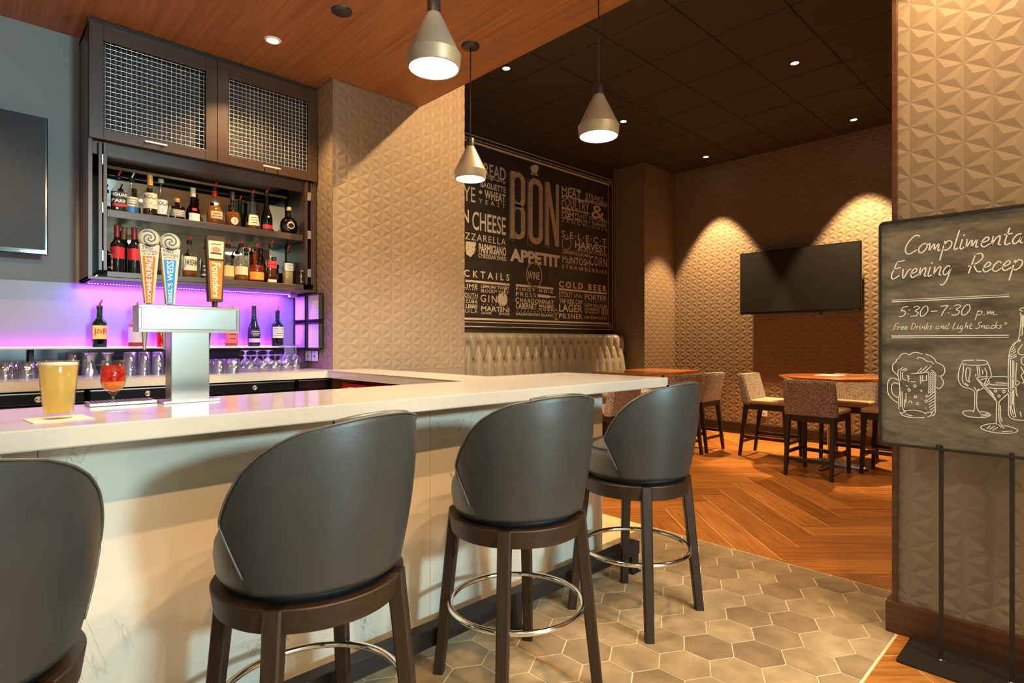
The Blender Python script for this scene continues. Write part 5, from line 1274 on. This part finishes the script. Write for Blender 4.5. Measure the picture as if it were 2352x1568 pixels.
def bottle(label, kind, x, y, z, r, h, col, liq=None, labels=(), cap='pour', group=None, rz=0.0, capcol=(.70, .02, .03), textcol=M_hink):
    sq = {'square': .78, 'squat': .85}.get(kind, 0); sy = .62 if kind == 'disc' else 1.0
    t = thing('bottle', label, 'bottle', (x, y, z), rz, group)
    prof = bottle_profile(kind, r, h); seg = 32
    def cprof(p): return p
    mb = MB()
    if sq:
        # rounded-square body below the neck, round neck
        body = [p for p in prof if p[0] > r*.85 or p[1] < .004]; neck = prof[len(body)-1:]
        rings = []
        for rr, zz in prof:
            if rr < 1e-6: continue
            k = sq if rr > r*.6 else (sq*.4 if rr > r*.4 else 0)
            ring = []
            for q in range(seg):
                a = 2*PI*q/seg; ct, st = math.cos(a), math.sin(a); w_ = (1-k)+k*min(1.25, 1/max(abs(ct), abs(st))); ring.append((rr*w_*ct*.9, rr*w_*st*.9, zz))
            rings.append(ring)
        mb.loft(rings, smooth=True)
    else: mb.lathe(prof, seg, sy=sy)
    opaque = col in ('black',)
    gm = mat('black_glass', (.012, .012, .012), .12) if opaque else glassmat('glass_'+col, COLS[col], dens=.02)
    b = mb.done('glass', gm, t)
    if liq:
        lc, lv = liq; lp = [(0, .004)] + [(rr*.93, zz) for rr, zz in prof[1:] if .004 <= zz < lv*h] ; lp += [(rad_at(prof, lv*h)*.93, lv*h), (0, lv*h)]
        lp[1] = (lp[1][0], .005)
        mb = MB()
        if sq:
            R2 = []
            for rr, zz in lp:
                if rr < 1e-6: continue
                k = sq if rr > r*.55 else 0
                R2.append([(rr*((1-k)+k*min(1.25, 1/max(abs(math.cos(2*PI*q/seg)), abs(math.sin(2*PI*q/seg)))))*math.cos(2*PI*q/seg)*.9, rr*((1-k)+k*min(1.25, 1/max(abs(math.cos(2*PI*q/seg)), abs(math.sin(2*PI*q/seg)))))*math.sin(2*PI*q/seg)*.9, zz) for q in range(seg)])
            mb.loft(R2)
        else: mb.lathe(lp, seg, sy=sy)
        mb.done('liquid', liquid('liquid_'+lc, COLS[lc], .45), t)
    for (l0, l1, lcol, txt, half) in labels:
        mb = MB(); n = 16
        def S(a, zz):
            rr = rad_at(prof, zz)+.0012; ang = -PI/2+a; ct, st = math.cos(ang), math.sin(ang)
            if sq:
                w_ = (1-sq)+sq*min(1.25, 1/max(abs(ct), abs(st))); rr = (rad_at(prof, zz)*w_*.9)+.0012
            return (rr*ct, rr*st*sy-(.0006 if sy < 1 else 0), zz)
        nz = 5
        if half < 0:      # round medallion
            R0 = (l1-l0)*h/2; zc = (l0+l1)/2*h
            mb.poly([S(R0/r*math.cos(k*PI/10), zc+R0*math.sin(k*PI/10)) for k in range(20)])
        else:
            g = [[mb.b.verts.new(S(-half+2*half*i/n, h*(l0+(l1-l0)*j/nz))) for i in range(n+1)] for j in range(nz+1)]
            for j in range(nz):
                for i in range(n): mb.b.faces.new((g[j][i], g[j][i+1], g[j+1][i+1], g[j+1][i])).smooth = True
        lb = mb.done('label', mat('label_%.2f_%.2f_%.2f' % lcol, lcol, .6), t)
        if txt:
            mb = MB(); hh = abs(half)*.78
            lines = txt.split('\n') if txt[0] != '~' else []
            if txt[0] == '~':                       # print too small to read: short bars
                nb = int(txt[1]); dz = (l1-l0)*h/(nb+1)
                for q in range(nb):
                    zt = l1*h-(q+1)*dz; u_ = hh*(.8, .95, .6, .85)[q]
                    g2 = [[mb.b.verts.new(tuple(c*(1.006 if i < 2 else 1) for i, c in enumerate(S(-u_+2*u_*e/6, zz)))) for e in range(7)] for zz in (zt-dz*.14, zt+dz*.14)]
                    for e in range(6): mb.b.faces.new((g2[0][e], g2[0][e+1], g2[1][e+1], g2[1][e]))
            for q, tx in enumerate(lines):
                dz = (l1-l0)*h/len(lines); zt = l1*h-q*dz
                text_into(mb, tx, lambda u, v: tuple(c*(1.006 if i < 2 else 1) for i, c in enumerate(S(u, v))), -hh, hh, zt-dz*.78, zt-dz*.22, .02)
            tm = textcol if sum(lcol) > .9 or lcol[0] > .6 else M_hwhite
            mb.done('print', tm, lb)
    if cap == 'pour':
        mb = MB(); mb.lathe([(.0155, h-.012), (.0165, h-.010), (.0165, h+.006), (.011, h+.010), (0, h+.010)], 16); c = mb.done('pourer_collar', M_black, t)
        mb = MB(); mb.tube([(0, 0, h+.008), (.003, -.002, h+.022), (.012, -.008, h+.044)], .0062, 10, r1=.004); mb.done('pourer_spout', M_red if capcol[0] > .5 and capcol[1] < .3 else mat('clear_spout', (.7, .72, .72), .2), c)
    elif cap == 'capsule':
        mb = MB(); mb.lathe([(.0165, h*.76), (.0158, h-.002), (.0165, h), (.0165, h+.006), (0, h+.006)], 18); mb.done('capsule', mat('cap_%.2f_%.2f' % capcol[:2], capcol, .35), t)
    elif cap == 'cork':
        mb = MB(); mb.lathe([(.0165, h-.006), (.0175, h), (.0175, h+.018), (.016, h+.020), (0, h+.020)], 18); mb.done('stopper', mat('cap_%.2f_%.2f' % capcol[:2], capcol, .35), t)
    return t
cr_, wh, bk, rd = (.80, .70, .50), (.82, .80, .72), (.02, .02, .02), (.65, .02, .03)
ZU, ZL, ZG = 2.0505, 1.6835, 1.2355
GU, GL_, GS = 'bottles on the upper cabinet shelf', 'bottles on the lower cabinet shelf', 'bottles on the lit shelf under the cabinet'
bottle('square whisky bottle with a black label and red band, leftmost on the upper shelf', 'square', .700, 4.185, ZU, .044, .215, 'clear', ('brown', .50), [(.24, .58, bk, 'HIGHLAND\nPARK', 1.2), (.17, .24, rd, '', 1.25)], group=GU)
bottle('slim bottle with a cream and blue label and clear spout, second on the upper shelf', 'wine', .775, 4.22, ZU, .036, .225, 'clear', ('pale', .50), [(.24, .50, cr_, '~3', 1.3), (.08, .23, (.06, .25, .60), '', 1.35)], capcol=(.4, .5, .5), group=GU)
bottle('tall bottle with a big cream label and orange neck on the upper shelf', 'round', .862, 4.165, ZU, .040, .255, 'clear', ('brown', .52), [(.18, .56, cr_, 'MACALLAN\n12', 1.4)], 'capsule', capcol=(.70, .30, .04), group=GU)
bottle('tall bottle with a big white label and pale cork, right of the orange necked one', 'round', .938, 4.24, ZU, .038, .245, 'clear', ('brown', .52), [(.14, .52, wh, 'MACALLAN\n15', 1.4)], 'cork', capcol=(.55, .45, .28), group=GU)
bottle('squat square dark bottle with a gold cap on the upper shelf', 'squat', 1.018, 4.19, ZU, .045, .125, 'brown', ('black', .55), [(.18, .55, (.30, .24, .16), '~3', 1.0)], 'cork', capcol=(.50, .28, .06), group=GU)
bottle('dark bell shaped bottle with a white cap and red seal on the upper shelf', 'bell', 1.112, 4.19, ZU, .046, .225, 'dgreen', ('dark', .5), [(.04, .26, wh, '', .8), (.33, .41, rd, '', .35)], 'capsule', capcol=(.72, .68, .58), group=GU)
bottle('pear shaped amber bottle with a red neck band on the upper shelf', 'pear', 1.243, 4.185, ZU, .056, .250, 'clear', ('whisky', .52), [(.16, .36, (.72, .50, .22), '~2', .7), (.78, .93, rd, '', 3.0)], group=GU)
bottle('round brandy bottle with a black cap and oval cream label on the upper shelf', 'pear', 1.352, 4.17, ZU, .050, .240, 'clear', ('amber', .42), [(.06, .27, cr_, '', -1)], 'capsule', capcol=(.03, .03, .03), group=GU)
bottle('green bottle half hidden behind the conical one on the upper shelf', 'cone', 1.440, 4.29, ZU, .040, .215, 'green', None, [], group=GU)
bottle('conical clear bottle with a cream label on the upper shelf', 'cone', 1.486, 4.175, ZU, .047, .245, 'clear', ('amber', .20), [(.12, .42, cr_, '~3', .9)], group=GU)
bottle('dark green champagne shaped bottle with a red label on the upper shelf', 'champ', 1.585, 4.18, ZU, .040, .270, 'olive', ('dgreen', .6), [(.08, .18, rd, '~2', 1.0), (.0, .0801, bk, '', 1.2), (.36, .42, (.55, .45, .2), '', -1)], group=GU)
bottle('round flat decanter with a silver medallion, rightmost on the upper shelf', 'disc', 1.747, 4.18, ZU, .066, .185, 'brown', ('dark', .55), [(.22, .52, (.50, .50, .36), '', -1)], 'cork', capcol=(.55, .42, .16), group=GU)
# lower shelf
bottle('dark wine bottle with a red capsule and red label, leftmost on the lower shelf', 'wine', .690, 4.165, ZL, .036, .285, 'black', None, [(.30, .55, rd, '', 1.4)], 'capsule', capcol=(.30, .015, .03), group=GL_)
bottle('dark wine bottle with a red capsule and red label, second on the lower shelf', 'wine', .778, 4.165, ZL, .036, .280, 'black', None, [(.30, .55, rd, '', 1.4)], 'capsule', capcol=(.30, .015, .03), group=GL_)
bottle('dark wine bottle with an orange capsule behind the two red labelled ones', 'wine', .752, 4.31, ZL, .036, .300, 'black', None, [], 'capsule', capcol=(.35, .16, .06), group=GL_)
bottle('dark wine bottle hidden behind the orange tap handle', 'wine', .868, 4.29, ZL, .036, .270, 'black', None, [(.25, .5, (.2, .03, .03), '', 1.3)], 'capsule', capcol=(.03, .03, .03), group=GL_)
bottle('clear bottle between the orange and blue tap handles', 'round', .935, 4.18, ZL, .038, .230, 'clear', ('brown', .35), [(.15, .5, (.06, .05, .05), '', 1.3)], group=GL_)
bottle('square clear bottle with a white label and red seal, right of the blue tap handle', 'square', 1.082, 4.16, ZL, .044, .235, 'clear', ('amber', .22), [(.20, .58, cr_, 'JIM BEAM', 1.05), (.38, .48, rd, '', -.2)], group=GL_)
bottle('dark labelled square bottle hidden by the amber tap handle', 'square', 1.186, 4.17, ZL, .038, .210, 'clear', ('brown', .45), [(.15, .52, bk, '~2', 1.1), (.10, .15, (.6, .58, .5), '', 1.1), (.30, .40, rd, '', -.2)], group=GL_)
bottle('clear bottle with an orange oval label, just right of the amber tap handle', 'round', 1.322, 4.17, ZL, .040, .240, 'clear', ('pale', .25), [(.12, .42, (.82, .55, .20), '', 1.1)], group=GL_)
bottle('clear bottle with a peach label on the lower shelf', 'round', 1.402, 4.15, ZL, .042, .250, 'clear', ('amber', .15), [(.17, .40, (.80, .58, .36), '', 1.35)], group=GL_)
bottle('flask shaped amber bottle with a bright orange label on the lower shelf', 'round', 1.502, 4.15, ZL, .050, .235, 'whisky', ('amber', .5), [(.07, .30, (.95, .30, .02), '', 1.25)], group=GL_)
bottle('clear bottle behind the orange labelled one, its red spout leaning', 'round', 1.488, 4.30, ZL, .038, .245, 'clear', ('whisky', .4), [], group=GL_)
bottle('black capped bottle behind the red labelled square one', 'round', 1.588, 4.30, ZL, .038, .255, 'brown', None, [(.2, .5, bk, '', 1.3)], group=GL_)
bottle('square bottle with a slanting red label on the lower shelf', 'square', 1.604, 4.145, ZL, .035, .265, 'clear', ('brown', .50), [(.40, .60, rd, '~1', 1.05), (.03, .10, cr_, '', 1.0)], group=GL_)
bottle('dark brown bottle deep on the lower shelf behind the two square ones', 'round', 1.676, 4.28, ZL, .034, .190, 'amber', ('brown', .5), [(.2, .45, (.25, .05, .03), '', 1.2)], 'cork', capcol=(.03, .03, .03), group=GL_)
bottle('square clear bottle with a white slanting label near the right end of the lower shelf', 'square', 1.722, 4.14, ZL, .036, .245, 'clear', ('pale', .40), [(.40, .62, (.60, .60, .56), '~3', 1.05)], group=GL_)
bottle('dark round jar at the right end of the lower shelf', 'squat', 1.790, 4.27, ZL, .042, .165, 'black', None, [], 'cork', capcol=(.05, .05, .05), group=GL_)
# lit shelf
bottle('green bottle with a yellow label and red lettering, leftmost on the lit shelf', 'wine', .618, 4.27, ZG, .038, .245, 'green', ('dgreen', .5), [(.20, .54, (.90, .62, .16), 'J&B', 1.25)], group=GS, textcol=mat('label_red_ink', (.60, .02, .02), .6))
bottle('pale pink labelled bottle half hidden left of the beer tap head', 'round', .805, 4.27, ZG, .042, .240, 'pale', ('amber', .18), [(.12, .52, (.80, .66, .66), '', 1.4)], group=GS)
bottle('red bottle seen between the tap column and the pink labelled bottle', 'square', .955, 4.27, ZG, .038, .230, 'red', ('red', .6), [], group=GS)
bottle('red labelled square bottle under the right end of the beer tap head', 'square', 1.372, 4.27, ZG, .044, .235, 'pale', ('amber', .12), [(.10, .62, (.85, .10, .10), '~3', 1.0)], group=GS)
bottle('dark green bottle with a black cap, second from the right on the lit shelf', 'champ', 1.530, 4.27, ZG, .042, .285, 'teal', ('dgreen', .45), [(.10, .20, (.62, .42, .66), '', 1.2), (.24, .42, (.02, .02, .05), '~3', 1.1)], 'capsule', capcol=(.03, .03, .03), group=GS)
bottle('green bottle with a pale label, rightmost on the lit shelf beside the menu holders', 'wine', 1.697, 4.265, ZG, .042, .255, 'teal', ('dgreen', .3), [(.24, .56, (.82, .76, .66), '~4', 1.25)], group=GS)
# ------------------------------------------------------------------ glassware upside down on the back counter
G_gw = glassmat('glassware', (.90, .92, .95), dens=.12)
def glassware(kind, label, group, x, y, proto={}):
    if kind not in proto:
        if kind == 'tumbler': P = [(.041, 0), (.037, .085), (.035, .088), (0, .088), (0, .078), (.034, .078), (.038, 0)]
        elif kind == 'collins': P = [(.033, 0), (.029, .132), (.027, .135), (0, .135), (0, .122), (.0265, .122), (.0305, 0)]
        elif kind == 'hurricane': P = [(.036, 0), (.037, .004), (.033, .02), (.024, .05), (.021, .085), (.030, .122), (.036, .134), (.034, .135), (.028, .122), (.018, .085), (.021, .05), (.030, .02), (.033, 0)]
        elif kind == 'snifter': P = [(.024, 0), (.036, .030), (.038, .045), (.030, .062), (.010, .073), (.005, .080), (.005, .098), (.012, .104), (.034, .108), (.034, .111), (0, .112), (0, .106), (.003, .075), (.028, .060), (.036, .045), (.034, .030), (.022, 0)]
        elif kind == 'goblet': P = [(.032, 0), (.037, .030), (.036, .052), (.026, .072), (.008, .084), (.0045, .092), (.0045, .126), (.012, .133), (.033, .137), (.033, .140), (0, .141), (0, .134), (.003, .085), (.024, .070), (.034, .052), (.035, .030), (.030, 0)]
        else: P = [(.029, 0), (.036, .040), (.035, .062), (.024, .088), (.007, .103), (.004, .112), (.004, .158), (.012, .165), (.033, .170), (.033, .173), (0, .174), (0, .166), (.003, .104), (.022, .086), (.033, .062), (.034, .040), (.027, 0)]
        mb = MB(); mb.lathe(P, 24); o = mb.done('drinking_glass', G_gw); proto[kind] = o
    else:
        o = proto[kind].copy(); C.objects.link(o)
    o.location = (x, y, 1.0705); return tag(o, label, 'glass', group)
for y in (4.05, 4.15):
    for k in range(4 if y < 4.1 else 3): glassware('tumbler', 'upturned tumbler in the cluster left of the pint of beer', 'tumblers at the left end of the back counter', .175+k*.088+(y-4.05)*.3, y)
for k in range(2): glassware('collins', 'tall upturned glass above the rim of the pint of beer', 'tall glasses behind the beer', .475+k*.072, 4.20)
glassware('hurricane', 'waisted glass flaring at both ends between the beer and the goblet', 'waisted glasses', .54, 4.02); glassware('hurricane', 'waisted glass partly behind the red goblet', 'waisted glasses', .635, 4.12)
for y in (3.98, 4.06, 4.14):
    for k in range(4): glassware('collins', 'upturned tall glass in the block between the red goblet and the beer tap', 'tall glasses left of the beer tap', .72+k*.072+(y-3.98)*.25, y)
for y in (3.84, 3.93):
    for k in range(3): glassware('tumbler', 'upturned tumbler close to the right side of the beer tap column', 'tumblers right of the beer tap', 1.075+k*.086+(y-3.84)*.4, y)
for y in (3.885, 3.97):
    for k in range(4): glassware('snifter', 'upturned short stemmed glass in the middle of the row right of the beer tap', 'short stemmed glasses', 1.372+k*.079-(y-3.885)*.1, y)
for y in (4.055, 4.135):
    for k in range(3): glassware('goblet', 'upturned goblet under the two green bottles of the lit shelf', 'goblets on the back counter', 1.40+k*.0755+(y-4.055)*.3, y)
for k in range(4): glassware('wine', 'tallest upturned wine glass in front of the menu holders', 'wine glasses by the menu holders', 1.662+(k % 2)*.076+(k//2)*.04, 4.045+(k//2)*.080)
